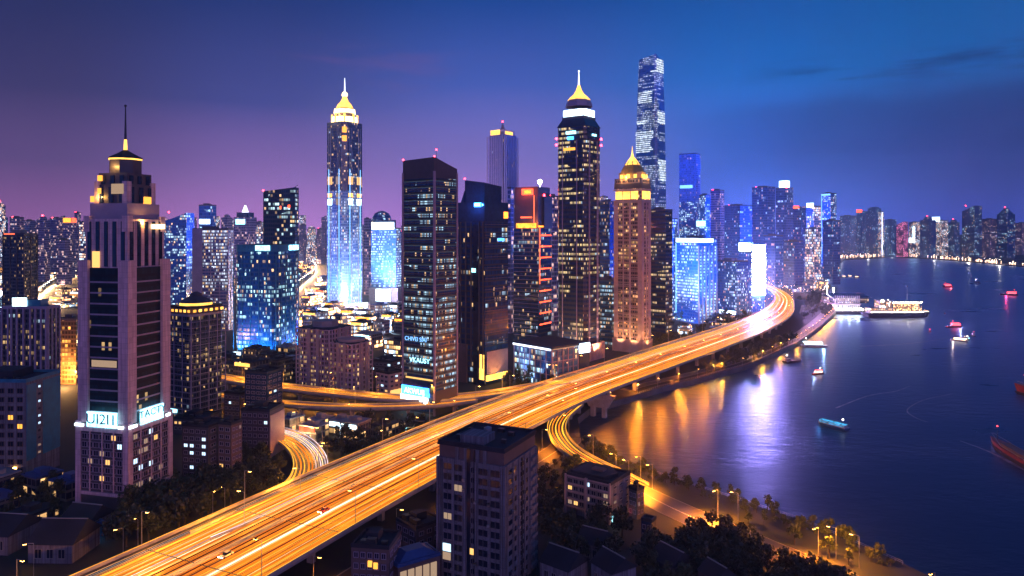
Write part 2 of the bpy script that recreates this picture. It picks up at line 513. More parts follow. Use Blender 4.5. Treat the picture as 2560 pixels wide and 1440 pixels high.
def attr(N, name):
    n = N.new('ShaderNodeAttribute'); n.attribute_name = name
    return n.outputs['Fac']
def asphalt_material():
    m, N, out = material('worn_streaked_asphalt')
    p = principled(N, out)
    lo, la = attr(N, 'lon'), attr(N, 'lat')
    streak = N.noise(N.comb(N.m('MULTIPLY', la, 1.3), N.m('MULTIPLY', lo, .012), 0), 1.0, 4.0, .65)  # tyre wear, streaked lengthwise also to suggest traffic light streaks
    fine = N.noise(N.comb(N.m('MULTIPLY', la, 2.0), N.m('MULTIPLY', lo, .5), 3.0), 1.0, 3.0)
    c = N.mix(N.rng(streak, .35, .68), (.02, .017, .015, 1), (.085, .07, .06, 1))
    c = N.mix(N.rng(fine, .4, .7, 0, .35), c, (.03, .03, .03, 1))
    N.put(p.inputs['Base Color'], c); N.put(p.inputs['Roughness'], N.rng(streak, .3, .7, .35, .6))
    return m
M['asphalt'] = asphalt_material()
def light_trail(name, col, e, seed):
    """traffic light trails drawn as glowing strips in long runs, some runs brighter than others"""
    m, N, out = material(name)
    lo, la = attr(N, 'lon'), attr(N, 'lat')
    n = N.noise(N.comb(N.m('MULTIPLY', la, .8), N.m('MULTIPLY', lo, .018), seed), 1.0, 3.0, .6)
    n2 = N.noise(N.comb(N.m('MULTIPLY', la, 3.0), N.m('MULTIPLY', lo, .12), seed + 5), 1.0, 3.0, .6)
    em = N.new('ShaderNodeEmission'); em.inputs[0].default_value = tuple(col) + (1,)
    N.put(em.inputs[1], N.m('MULTIPLY', N.rng(n, .36, .66, e * .38, e * 1.15), N.rng(n2, .3, .7, .6, 1.2)))
    N.put(out.inputs[0], em.outputs[0])
    m.cycles.emission_sampling = 'NONE'
    return m
LANE = {
    'Y': light_trail('amber_light_trail', (1, .42, .035), 2.7, 1),
    'O': light_trail('orange_light_trail', (1, .23, .01), 2.2, 2),
    'R': light_trail('red_light_trail', (.7, .05, .02), .45, 3),
    'P': light_trail('pale_light_trail', (1, .48, .18), 2.8, 4),
    'W': light_trail('white_light_trail', (1, .76, .5), 3.6, 5),
    'V': light_trail('cold_white_light_trail', (.85, .8, 1), 1.7, 6),
}
LANE['E'] = light_trail('parapet_edge_glow', (1, .46, .05), 2.0, 9)  # glow for the bright road edge, put on top of the parapets
M['parapet'] = plain('parapet_concrete', (.36, .31, .28), .75, var=.25, scale=.3)
M['marking'] = plain('road_marking_paint', (.7, .7, .66), .6)

def viaduct(name, label, path, lanes, step=6.0, piers=38.0, two=True, lift=1.7, edge=('E', 'E'), bands=()):
    fr = frames(spline(path, step))
    root = thing(name, label, 'viaduct')
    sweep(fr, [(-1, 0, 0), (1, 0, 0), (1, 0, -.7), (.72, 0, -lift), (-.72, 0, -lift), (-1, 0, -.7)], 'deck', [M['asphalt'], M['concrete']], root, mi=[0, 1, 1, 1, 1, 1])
    for s, e in ((-1, edge[0]), (1, edge[1])):
        a, b = (0, .45) if s < 0 else (-.45, 0)
        par = sweep(fr, [(s, a, .004), (s, b, .004), (s, b * .75 + a * .25, 1.05), (s, a * .75 + b * .25, 1.05)], 'parapet', M['parapet'], root)
        if e:
            strip(fr, s, .42, 'edge_glow_strip', LANE[e], par, dz=1.09, off=(a + b) / 2)  # glowing strip added to draw the bright deck edge
    for f, wdt, k in lanes:
        strip(fr, f, wdt, 'light_trail', LANE[k], root, dz=.02)  # glowing strips added in place of the light trails of moving traffic
    d = 12.0; total = fr[-1][5]
    for c, t, r, z, w, s in fr:
        if s >= d and z > 3:
            d += piers
            mbp = MB(); ang = math.atan2(r.y, r.x)
            def put(x, y):
                q = c + r * x + t * y
                return (q.x, q.y)
            cols = (-.45, .45) if two and w > 20 else (0,)
            for q in cols:
                mbp.prism([put(q * w / 2 + dx, dy) for dx, dy in ((-1.1, -.9), (1.1, -.9), (1.1, .9), (-1.1, .9))], WATER - 2, z - lift - 1.2)
            hw = .36 * w if w > 20 else w * .3
            mbp.prism([put(x, y) for x, y in ((-hw, -1.0), (hw, -1.0), (hw, 1.0), (-hw, 1.0))], z - lift - 1.2, z - lift - .01)
            mbp.build('pier', M['concrete'], root)
    return root, fr

main_path = [(-168, 60, 12, 52), (-128, 140, 12, 51), (-95, 207, 12, 50), (-60, 280, 12, 50), (-12, 371, 12, 49), (35, 448, 12, 47), (92, 528, 12, 48), (165, 630, 12, 50),
             (234, 728, 12, 48), (308, 850, 12, 40), (362, 965, 12, 31), (408, 1085, 12, 24), (442, 1210, 12, 20), (462, 1320, 12, 18), (476, 1440, 12, 18)]
lanes_more = [(-.80, .35, 'O'), (-.735, .3, 'Y'), (-.69, .3, 'O'), (-.65, .3, 'O'), (-.605, .3, 'Y'), (-.555, .3, 'O'), (-.51, .3, 'Y'), (-.47, .3, 'O'), (-.43, .2, 'O'), (-.395, .25, 'Y'), (-.355, .3, 'O'), (-.31, .35, 'O'), (-.27, .25, 'Y'), (-.22, .3, 'O'), (-.165, .3, 'O'), (-.11, .3, 'O'), (-.06, .25, 'O'), (.025, .3, 'O'), (.075, .25, 'O'), (.125, .3, 'O'), (.175, .3, 'O'), (.225, .3, 'O'), (.275, .35, 'O'), (.355, .3, 'Y'), (.395, .35, 'O'), (.445, .4, 'O'), (.495, .4, 'O'), (.545, .4, 'O'), (.6, .4, 'Y'), (.66, .4, 'O'), (.715, .4, 'O'), (.765, .4, 'O'), (.815, .4, 'Y'), (.865, .4, 'O'), (.915, .4, 'O')]
lanes = lanes_more + [(-.91, .14, 'P'), (-.87, .1, 'V'), (-.83, .14, 'P'), (-.76, .8, 'Y'), (-.715, .5, 'O'), (-.67, .4, 'Y'), (-.63, .25, 'P'), (-.58, .8, 'O'), (-.53, .35, 'P'),
         (-.49, .5, 'O'), (-.45, .25, 'V'), (-.415, .45, 'P'), (-.375, .3, 'W'), (-.335, .5, 'O'), (-.29, .3, 'P'), (-.25, .6, 'R'), (-.19, .35, 'O'), (-.14, .5, 'R'),
         (-.085, .3, 'P'), (-.04, .5, 'O'), (0, .35, 'Y'), (.05, .5, 'R'), (.1, .4, 'O'), (.15, .5, 'R'), (.2, .6, 'O'), (.25, .4, 'Y'), (.3, .3, 'P'), (.335, .85, 'W'),
         (.375, .45, 'P'), (.42, .5, 'O'), (.47, .35, 'Y'), (.52, .5, 'R'), (.57, .7, 'O'), (.63, .45, 'O'), (.69, .7, 'O'), (.74, .25, 'P'), (.79, .6, 'O'), (.84, .35, 'Y'), (.89, .5, 'O'), (.94, .3, 'Y')]
main_root, main_fr = viaduct('viaduct', 'broad main viaduct with glowing orange and white lanes curving along the river', main_path, lanes)
med = sweep(main_fr, [(.0, -.55, .004), (0, .15, .004), (0, .0, .85), (0, -.4, .85)], 'median_barrier', M['parapet'], main_root)

for i_, (c_, t_, r_, z_, w_, s_) in enumerate(main_fr):
    if i_ % 6 == 3 and 130 < c_.y < 900:
        mbj = MB()
        q0 = [c_ + r_ * (sx * (w_ / 2 - .6)) + t_ * ty for sx, ty in ((-1, -.22), (1, -.22), (1, .22), (-1, .22))]
        mbj.face([(q.x, q.y, z_ + .035) for q in q0]).build('expansion_joint', M['metal_dark'], main_root)

def pxpath(pts):
    out = []
    for x, y, z, w in pts:
        q = gp(x, y, z); out.append((q[0], q[1], z, w))
    return out
rampA = pxpath([(470, 930, 8, 14), (600, 952, 8, 14), (710, 968, 8, 14), (860, 984, 8, 14), (1000, 996, 8, 14), (1130, 995, 8, 14), (1240, 983, 9, 14), (1330, 968, 11.0, 13)]) + [(36, 470, 11.9, 10)]
rampA_root, rampA_fr = viaduct('ramp_bridge', 'slim curved ramp bridge joining the main viaduct behind the navy tower', rampA,
    [(-.86, .5, 'O'), (-.7, .5, 'Y'), (-.53, .6, 'O'), (-.35, .5, 'Y'), (-.17, .6, 'O'), (0, .5, 'P'), (.17, .6, 'O'), (.35, .6, 'O'), (.5, .4, 'Y'), (.66, .6, 'O'), (.83, .5, 'Y')], two=False, piers=32)
rampB = pxpath([(500, 985, 6, 9), (620, 1000, 6, 9), (710, 1009, 6, 9), (830, 1016, 6, 9), (960, 1017, 6.5, 9), (1080, 1012, 7.2, 9), (1190, 1000, 8.0, 8)])
rampB_root, rampB_fr = viaduct('ramp_bridge', 'lower narrow ramp bridge running just in front of the upper curved ramp', rampB,
    [(-.7, .6, 'O'), (-.45, .5, 'Y'), (-.2, .6, 'O'), (.05, .5, 'Y'), (.3, .6, 'O'), (.55, .5, 'P'), (.78, .6, 'O')], two=False, piers=32)
loop = pxpath([(560, 1068, 5, 15), (640, 1072, 5, 15), (705, 1088, 5, 15), (748, 1112, 5, 15), (774, 1148, 5.2, 15), (772, 1188, 6, 15), (735, 1228, 7.5, 14), (672, 1266, 9.5, 13), (596, 1302, 11.6, 12), (500, 1344, 11.9, 10)])
loop_root, loop_fr = viaduct('loop_ramp', 'tight loop ramp with white outer streaks curling up to the viaduct', loop,
    [(-.85, .5, 'V'), (-.7, .35, 'W'), (-.58, .5, 'V'), (-.45, .35, 'W'), (-.3, .3, 'V'), (-.1, .5, 'O'), (.1, .6, 'O'), (.35, .4, 'Y'), (.55, .6, 'O'), (.8, .6, 'Y')], step=3.0, two=False, piers=26, edge=('V', 'E'))
# the ramp that drops from under the viaduct to the riverside road
slip = pxpath([(1440, 1010, 6, 10), (1402, 1044, 6, 10), (1392, 1078, 5.5, 10), (1418, 1118, 4, 10), (1470, 1152, 2.4, 10), (1540, 1186, .8, 10), (1600, 1218, .25, 10)])
slip_root, slip_fr = viaduct('slip_road_bridge', 'small curved slip road bridge dropping from under the viaduct to the bank', slip,
    [(-.6, .7, 'Y'), (-.25, .7, 'O'), (.1, .6, 'Y'), (.45, .6, 'O'), (.75, .4, 'Y')], step=3.0, two=False, piers=24)

def road(name, path, step=8.0, marks=True, z=.02, mat=None):
    fr = frames(spline(path, step))
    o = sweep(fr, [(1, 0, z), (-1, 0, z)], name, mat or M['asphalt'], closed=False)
    tag(o, kind='structure')
    for s in (-1, 1):
        a, b = (0, .3) if s > 0 else (-.3, 0)
        k = sweep(fr, [(s, a, -.05), (s, b, -.05), (s, b, .14), (s, a, .14)], 'kerb', M['concrete'])
        tag(k, kind='structure')
    if marks:
        for f in (-.02, .02):
            tag(strip(fr, f, .15, 'road_marking', M['marking'], None, dz=z + .006), kind='structure')
    return fr
def gpath(pts):
    out = []
    for x, y, w in pts:
        q = gp(x, y); out.append((q[0], q[1], 0.0, w))
    return out
river_fr = road('riverside_road', gpath([(1560, 1205, 9), (1640, 1250, 14), (1720, 1288, 15), (1800, 1322, 15), (1900, 1366, 15), (2010, 1412, 15), (2120, 1460, 15), (2300, 1540, 15)]))
under_fr = road('surface_road', [(-150, 30, 0, 14), (-92, 140, 0, 14), (-58, 210, 0, 14), (-22, 280, 0, 14), (24, 365, 0, 13), (30, 385, 0, 13)])
street_fr = road('street', gpath([(300, 1060, 12), (520, 1045, 12), (720, 1052, 12), (900, 1062, 12), (1060, 1058, 12), (1180, 1046, 12)]))
street2_fr = road('street', gpath([(560, 905, 16), (700, 905, 16), (840, 862, 16), (960, 850, 16), (1010, 880, 16)]))
far_fr = road('street', gpath([(60, 790, 22), (110, 745, 22), (150, 712, 24), (200, 690, 26), (300, 668, 26)]), marks=False)
far2_fr = road('street', gpath([(700, 760, 24), (770, 712, 26), (800, 672, 28), (760, 642, 30), (790, 625, 30)]), marks=False)
quay_fr = road('promenade_path', [(x - 9, y + 9, 0, 7) for x, y in SHORE[12:20]], marks=False, mat=M['quay'])
# ------------------------------------------------------------------ buildings
def footprint(xl, xc, xr, D, ratio=1.0, th=None):
    """two-sided block whose near corner stands at depth D: turn and side lengths from its three vertical edges"""
    kl, kr = (xl - 1280) / F, (xr - 1280) / F
    X = xof(xc, D)
    def ab(t):
        return (X - kl * D) / (math.cos(t) + kl * math.sin(t)), (kr * D - X) / (math.sin(t) - kr * math.cos(t))
    if th is None:
        lo, hi = max(.03, math.atan(kr) + .03), 1.35
        for _ in range(50):
            t = (lo + hi) / 2
            a, b = ab(t)
            if a > 0 and b / a > ratio: lo = t
            else: hi = t
        th = (lo + hi) / 2
    a, b = ab(th)
    cx = X - a / 2 * math.cos(th) + b / 2 * math.sin(th)
    cy = D + a / 2 * math.sin(th) + b / 2 * math.cos(th)
    return cx, cy, -th, a, b

SPOTS = []
class Bld:
    """a building: Empty at its base, local x along its left-hand front, local y along its right-hand side"""
    def __init__(self, name, label, xl, xc, xr, D, ratio=1.0, th=None, cat='tower', group=None, base=0.0):
        self.D = D
        cx, cy, rz, self.a, self.b = footprint(xl, xc, xr, D, ratio, th)
        self.root = thing(name, label, cat, (cx, cy, base), rz, group)
        self.base = base
        SPOTS.append((cx, cy, math.hypot(self.a, self.b) / 2))
    def z(self, y, dD=0.0):
        return zof(y, self.D + dD) - self.base
    def rect(self, f=1.0, g=None, cut=0.0):
        ha, hb = self.a / 2 * f, self.b / 2 * (g or f)
        if not cut:
            return [(-ha, -hb), (ha, -hb), (ha, hb), (-ha, hb)]
        c = cut
        return [(-ha + c, -hb), (ha - c, -hb), (ha, -hb + c), (ha, hb - c), (ha - c, hb), (-ha + c, hb), (-ha, hb - c), (-ha, -hb + c)]
    def part(self, name, mb, mats, parent=None, smooth=False):
        return mb.build(name, mats, parent or self.root, smooth=smooth)
    def block(self, name, z0, z1, mat, f=1.0, g=None, cut=0.0, ftop=None, tz=None, mtop=None, parent=None):
        mats = [mat, mtop or M['roof_dark']]
        return self.part(name, MB().prism(self.rect(f, g, cut), z0, z1, top=self.rect(ftop, None, cut * (ftop / f)) if ftop else None, tz=tz, mtop=1), mats, parent)
    def on(self, mb, face, u0, u1, z0, z1, d0=.0, d1=.2, f=1.0, m=0):
        """box on a face; u runs -1..1 along the face"""
        ha, hb = self.a / 2, self.b / 2
        if face == 'L': mb.box(ha * u0, -hb * f - d1, z0, ha * u1, -hb * f + d0, z1, m)
        elif face == 'R': mb.box(ha * f - d0, hb * u0, z0, ha * f + d1, hb * u1, z1, m)
        elif face == 'B': mb.box(ha * u0, hb * f - d0, z0, ha * u1, hb * f + d1, z1, m)
        else: mb.box(-ha * f - d1, hb * u0, z0, -ha * f + d0, hb * u1, z1, m)
        return mb
    def panel(self, name, face, u0, u1, z0, z1, mat, d0=.0, d1=.3, f=1.0, parent=None):
        return self.part(name, self.on(MB(), face, u0, u1, z0, z1, d0, d1, f), mat, parent)
    def lattice(self, z0, z1, du, dz, depth, mat, f=1.0, wv=.25, wh=.35, faces='LRBK', name='facade_frame'):
        mb = MB()
        for fc in faces:
            ln = (self.a if fc in 'LB' else self.b) * f
            if du:
                n = max(1, round(ln / du))
                for i in range(n + 1):
                    u = -f + 2 * f * i / n
                    e = wv / (self.a if fc in 'LB' else self.b)
                    self.on(mb, fc, u - e, u + e, z0, z1, .05, depth, f)
            if dz:
                n = max(1, round((z1 - z0) / dz))
                for i in range(n + 1):
                    z = z0 + (z1 - z0) * i / n
                    self.on(mb, fc, -f, f, z - wh / 2, z + wh / 2, .05, depth * .8, f)
        return self.part(name, mb, mat)
    def parapet(self, z, h=1.2, mat=None, f=1.0, t=.5):
        mb = MB()
        ha, hb = self.a / 2 * f, self.b / 2 * f
        mb.box(-ha - .1, -hb - .1, z - .3, ha + .1, -hb + t, z + h); mb.box(-ha - .1, hb - t, z - .3, ha + .1, hb + .1, z + h)
        mb.box(-ha - .1, -hb + t, z - .3, -ha + t, hb - t, z + h); mb.box(ha - t, -hb + t, z - .3, ha + .1, hb - t, z + h)
        return self.part('roof_parapet', mb, mat or M['stone_dark'])
    def roof_kit(self, z, f=.5, h=4.0, mat=None, mast=0.0, red=True, n=4):
        mb = MB()
        ha, hb = self.a / 2 * f, self.b / 2 * f
        mb.box(-ha, -hb * .7, z - .2, ha * .4, hb, z + h)
        o = self.part('plant_room', mb, mat or M['concrete'])
        for i in range(n):
            x = (-.8 + 1.6 * (i + rnd.uniform(.2, .8)) / n) * self.a / 2; y = rnd.uniform(-.85, -.55) * self.b / 2
            s = min(rnd.uniform(.8, 1.8), self.a / n * .35)
            self.part('air_handler', MB().box(x - s, y - s * .7, z - .1, x + s, y + s * .7, z + rnd.uniform(1, 2.2)), M['metal_dark'])
        if mast:
            self.part('mast', MB().tube((0, 0, z + h - .5), (0, 0, z + h + mast), .35, .12), M['metal_dark'])
            if red: self.part('aviation_light', MB().ball((0, 0, z + h + mast), .7, n=6), M['aviation'])
    def light(self, x, y, z, r=.7):
        self.part('aviation_light', MB().ball((x, y, z), r, n=6), M['aviation'])
    def windows(self, face, cols, rows, u0, u1, z0, z1, mats, f=1.0, fill=.62, fillz=.6, depth=.22, litp=.06, lit=None, name='window', skip=()):
        """punched windows, each a mesh of its own: frame with a pane set in it"""
        ln = (self.a if face in 'LB' else self.b) / 2
        w = (u1 - u0) * ln / cols; hgt = (z1 - z0) / rows
        ww, wh = w * fill / 2, hgt * fillz / 2
        meshes = {}
        lit = lit or [M['lit_warm'], M['lit_cool'], M['lit_dim'], M['lit_dim']]
        for i in range(cols):
            for j in range(rows):
                if (i, j) in skip: continue
                gm = rnd.choice(lit) if rnd.random() < litp else mats[1]
                me = meshes.get(gm.name)
                if me is None:
                    mb = MB()
                    e = .16
                    mb.box(-ww, -depth, -wh, -ww + e, .1, wh); mb.box(ww - e, -depth, -wh, ww, .1, wh)
                    mb.box(-ww + e, -depth, -wh, ww - e, .1, -wh + e); mb.box(-ww + e, -depth, wh - e, ww - e, .1, wh)
                    mb.box(-.06, -depth * .8, -wh + e, .06, .1, wh - e)
                    mb.box(-ww + e, -depth * .35, -wh + e, ww - e, .05, wh - e, m=1)
                    me = meshes[gm.name] = mb.mesh(name, [mats[0], gm])
                u = (u0 * ln + w * (i + .5)); z = z0 + hgt * (j + .5)
                o = link(name, me, self.root)
                if face == 'L': o.location = (u, -self.b / 2 * f, z)
                else:
                    o.location = (self.a / 2 * f, u, z); o.rotation_euler = (0, 0, R(90))

def sign_text(b, face, text, u, z, size, mat, f=1.0, off=.45, name='lettering', squeeze=1.0):
    c = bpy.data.curves.new(name, 'FONT')
    c.body = text; c.size = size; c.extrude = .06; c.align_x = 'CENTER'; c.align_y = 'CENTER'
    tmp = bpy.data.objects.new(name, c)
    COL.objects.link(tmp)
    me = bpy.data.meshes.new_from_object(tmp.evaluated_get(bpy.context.evaluated_depsgraph_get()))
    bpy.data.objects.remove(tmp)
    me.materials.clear(); me.materials.append(mat)
    o = link(name, me, b.root)
    if face == 'L':
        o.location = (b.a / 2 * u, -b.b / 2 * f - off, z); o.rotation_euler = (R(90), 0, 0)
    else:
        o.location = (b.a / 2 * f + off, b.b / 2 * u, z); o.rotation_euler = (R(90), 0, R(90))
    o.scale = (squeeze, 1, 1)
    return o

# facades shared by several towers
FA = {
    'navy': facade('navy_curtain_wall', 1.1, 3.9, .14, .6, 1.25, .16, (.01, .05, .16), (.01, .016, .035), fz=.46, ccol=(.5, .8, 1), cs=1.2, block=11, zfade=(30, 130, .45), floor_glow=.05),
    'black': facade('black_curtain_wall', 1.4, 3.9, .06, .1, 1.2, .25, (.006, .035, .12), (.006, .008, .02), fz=.3),
    'black_warm': facade('black_warm_curtain_wall', 1.1, 4.0, .04, .34, 1.2, .75, (.007, .022, .08), (.012, .012, .022), fz=.5, wcol=(1, .72, .3), block=11, cs=.8),
    'teal': facade('teal_curtain_wall', 1.4, 3.6, .16, .22, 1.8, .05, (.006, .09, .26), (.01, .09, .2), fz=.35, ccol=(.55, .95, 1), cs=2),
    'blue': facade('blue_curtain_wall', 1.8, 3.6, .22, .18, 1.8, .05, (.01, .10, .42), (.02, .1, .34), ccol=(.6, .9, 1), cs=1.5),
    'flood': facade('floodlit_pale_glass_wall', 1.5, 3.9, .3, .4, 1.2, .07, (.03, .10, .26), (.10, .2, .38), fz=.34, ccol=(.75, .92, 1), rough=.25, block=8),
    'violet': facade('violet_ribbed_wall', 1.2, 4.2, .03, .02, 1.0, .4, (.10, .09, .16), (.2, .17, .26), fu=.34, fz=.1, rough=.3),
    'office': facade('pale_office_wall', 1.7, 3.6, .45, .34, 1.7, .12, (.02, .06, .2), (.25, .22, .32), fz=.42, fu=.16, ccol=(.75, .85, 1)),
    'bright_blue': facade('bright_blue_office_wall', 1.8, 3.7, .5, .3, 1.9, .05, (.03, .18, .46), (.05, .18, .4), ccol=(.65, .9, 1), fz=.4),
    'super': facade('super_tall_glass_wall', 2.6, 4.4, 0.0, .5, 1.0, .02, (.02, .15, .36), (.02, .11, .26), ccol=(.8, .93, 1), fz=.45, cs=.5, block=30, rough=.2),
    'flat': facade('apartment_wall', 1.6, 3.1, .34, .03, 1.3, .6, (.03, .025, .045), (.36, .25, .28), fu=.2, fz=.4, rough=.2),
    'flat_dark': facade('dark_apartment_wall', 1.5, 3.1, .16, .02, .8, .3, (.012, .018, .04), (.05, .05, .07), fu=.2, fz=.4),
    'gold': facade('warm_stone_wall', 1.8, 3.5, .3, .22, 1.6, .93, (.03, .02, .03), (.3, .2, .16), fu=.2, fz=.4, wcol=(1, .55, .2), block=4),
    'amber': facade('amber_lit_wall', 2.2, 3.2, .55, .1, 2.4, 1.0, (.1, .05, .02), (.3, .14, .05), fu=.15, fz=.35, wcol=(1, .42, .07)),
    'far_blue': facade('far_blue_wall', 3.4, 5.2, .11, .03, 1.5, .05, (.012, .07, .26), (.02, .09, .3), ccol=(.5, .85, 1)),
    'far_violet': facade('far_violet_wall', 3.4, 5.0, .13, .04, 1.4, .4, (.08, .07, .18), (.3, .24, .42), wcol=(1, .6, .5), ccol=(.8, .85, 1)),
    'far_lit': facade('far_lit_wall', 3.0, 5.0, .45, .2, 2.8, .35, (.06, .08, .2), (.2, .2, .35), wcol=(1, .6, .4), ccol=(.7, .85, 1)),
    'shop': facade('lit_shop_wall', 2.4, 4.0, .55, .3, 5.0, .5, (.05, .05, .08), (.15, .12, .12), wcol=(1, .55, .2), ccol=(.6, .8, 1)),
    'shop_dim': facade('dim_shop_wall', 3.0, 3.6, .2, .06, 1.4, .6, (.02, .025, .05), (.1, .09, .1), wcol=(1, .55, .2), ccol=(.6, .8, 1)),
    'street_lit': facade('bright_street_wall', 3.0, 3.6, 0.6, .4, 11.0, .75, (.1, .08, .08), (.3, .22, .2), wcol=(1, .48, .2), ccol=(1, .85, .8)),
    'pink': facade('pink_lit_wall', 3.0, 4.5, .3, .3, 2.6, .9, (.25, .05, .15), (.35, .08, .2), wcol=(1, .25, .5), ccol=(1, .6, .9)),
    'red': facade('red_lit_wall', 3.0, 4.5, .5, .5, 2.6, 1.0, (.2, .02, .02), (.3, .03, .03), wcol=(1, .06, .04)),
}

# --- the stepped tower with the spire, left
b = Bld('spire_tower', 'tall stepped pink stone tower with dark glass bays, lit eaves and a needle spire', 188, 320, 432, 275, 1.0)
zp = b.z(1065)
b.block('podium', 0, zp, M['stone_dark'], f=.97)
for sx in (-1, 1):
    for sy in (-1, 1):
        b.part('podium_pier', MB().box(sx * b.a / 2 * .80, sy * b.b / 2 * .80, 0, sx * b.a / 2, sy * b.b / 2, zp + .6), M['stone_pink'])
mb = MB()
for fc in 'LRBK':
    b.on(mb, fc, -.79, .79, 8.2, 9.4, .4, .5, .985); b.on(mb, fc, -.79, .79, zp - 3.2, zp - .4, .4, .3, .985)
    for u in (-.45, .02, .45):
        b.on(mb, fc, u - .018, u + .018, 9.4, zp - 3.2, .4, .25, .985)
b.part('podium_band', mb, M['stone_pink'])
for fc in 'LR':
    b.windows(fc, 7, 7, -.78, .78, 10, zp - 3.6, (M['stone_violet'], M['black_glass']), f=.97, litp=.14, fill=.86, fillz=.7)
    b.panel('cornice_light', fc, -.98, -.66, zp - 1.3, zp - .3, M['sign_white'], d1=.6, f=1.0)
    b.panel('cornice_light', fc, .66, .84, zp - 1.3, zp - .3, M['sign_white'], d1=.6, f=1.0)
    sb = b.panel('sign_board', fc, *((-.5, .6) if fc == 'L' else (-.5, .5)), zp - 1.2, zp + 4.6, M['sign_cyan'], d1=.7, f=1.0)
sign_text(b, 'L', 'UI2I1', .05, zp + 1.8, 5.6, M['teal_wall'], 1.0, .78, squeeze=1.15)
sign_text(b, 'R', 'TACTY', .0, zp + 2.6, 4.0, M['teal_wall'], 1.0, .78, squeeze=1.15)
zs = b.z(652)
b.block('shaft_glass', zp, zs - 3, facade('spire_tower_bay_glass', 1.6, 4.2, .012, .01, .8, .4, (.004, .022, .035), (.006, .012, .02), fz=.25, rough=.5, spec=.15), f=.86)
mb = MB()
nf = int((zs - 3 - zp) / 4.2)
for i in range(1, nf):
    z = zp + 4.2 * i
    for fc in 'LRBK':
        b.on(mb, fc, -.55, .55, z - .3, z + .3, .3, .28, .86)
b.part('floor_band', mb, M['stone_violet'])
for sx in (-1, 1):
    for sy in (-1, 1):
        mb = MB().box(sx * b.a / 2 * .58, sy * b.b / 2 * .58, zp, sx * b.a / 2 * .95, sy * b.b / 2 * .95, zs)
        b.part('corner_pier', mb, M['stone_pink'])
def stage(z0, z1, f, mat, ribs=0, **k):
    b.block('upper_stage', z0, z1, mat, f=f, **k)
    if ribs:
        mb = MB()
        for fc in 'LRBK':
            for i in range(ribs):
                u = -f + 2 * f * (i + .5) / ribs
                b.part('window_bay', b.on(MB(), fc, u - f / ribs * .42, u + f / ribs * .42, z0 + .5, z1 - 1.0, .2, .35, f), M['black_glass'])
z1, z2, z3, z4 = b.z(548, 12), b.z(510, 14), b.z(436, 16), b.z(402, 16)
stage(zs - 3, z1, .80, M['stone_pink'], 5)
stage(z1 - .1, z2, .71, M['stone_violet'])
stage(z2 - .1, z2 + (z3 - z2) * .62, .60, M['stone_dark'], 3)
stage(z2 + (z3 - z2) * .61, z3, .54, M['stone_dark'], 3)
mb = MB()
for sx in (-1, 1):
    for sy in (-1, 1):
        mb.box(sx * b.a / 2 * .62, sy * b.b / 2 * .62, z1 - 5, sx * b.a / 2 * .84, sy * b.b / 2 * .84, z1 + 1.2)
        mb.box(sx * b.a / 2 * .44, sy * b.b / 2 * .44, z2 - 1, sx * b.a / 2 * .63, sy * b.b / 2 * .63, z2 + (z3 - z2) * .72)
b.part('corner_turret', mb, M['stone_pink'])
rr = b.a / 2 * .5
b.part('crown_drum', MB().lathe([(rr, z3 - .2), (rr, z4)], 8, rot=R(22.5)), M['stone_dark'])
b.part('eaves_light', MB().lathe([(rr * 1.03, z4), (rr * 1.06, z4 + .55)], 8, rot=R(22.5)), M['gold_light'])
zr = b.z(376, 16)
b.part('crown_roof', MB().lathe([(rr * 1.1, z4 + .55), (rr * 1.05, z4 + 1.0), (rr * .55, z4 + (zr - z4) * .62), (rr * .12, zr)], 8, rot=R(22.5)), M['roof_dark'])
b.part('finial', MB().tube((0, 0, zr - .3), (0, 0, zr + 4.2), .75, .5, 8), M['gold_light'])  # finial glows by itself; its lit gold is put into the material
zt = b.z(266, 16)
b.part('spire', MB().tube((0, 0, zr + 4), (0, 0, zt), .5, .18, 8).ball((0, 0, zt), .55, n=6), M['metal_dark'])
for fc, u0, u1, y0, y1, f, mt in (('L', -.5, -.36, 484, 470, .60, 'lit_amber'), ('L', -.5, -.36, 452, 438, .60, 'lit_amber'), ('R', .1, .4, 508, 490, .62, 'lit_amber'), ('L', -.72, -.62, 505, 490, .66, 'lit_amber'),
                                  ('L', .05, .5, 485, 460, .62, 'lit_dim'), ('L', -.5, -.25, 668, 628, .81, 'lit_warm'), ('R', .2, .75, 572, 560, .86, 'gold_bright')):
    b.panel('lit_window', fc, u0, u1, b.z(y0, 8), b.z(y1, 8), M[mt], d0=.3, d1=.45, f=f)
lamp('crown_lamp_light', 'POINT', 2500, (1, .5, .1), b.root, (b.a * .43, -b.b * .1, b.z(556)), radius=.3)
lamp('crown_lamp_light', 'POINT', 1600, (1, .5, .1), b.root, (-b.a * .2, -b.b * .36, b.z(490)), radius=.3)
lamp('crown_lamp_light', 'POINT', 1600, (1, .55, .12), b.root, (0, -b.b * .3, z4 - 3), radius=.3)
b.panel('lit_window', 'L', -.5, .45, zp + 4.2 * 5 + .6, zp + 4.2 * 5 + 3.2, M['lit_dim'], d0=.1, d1=.12, f=.86)

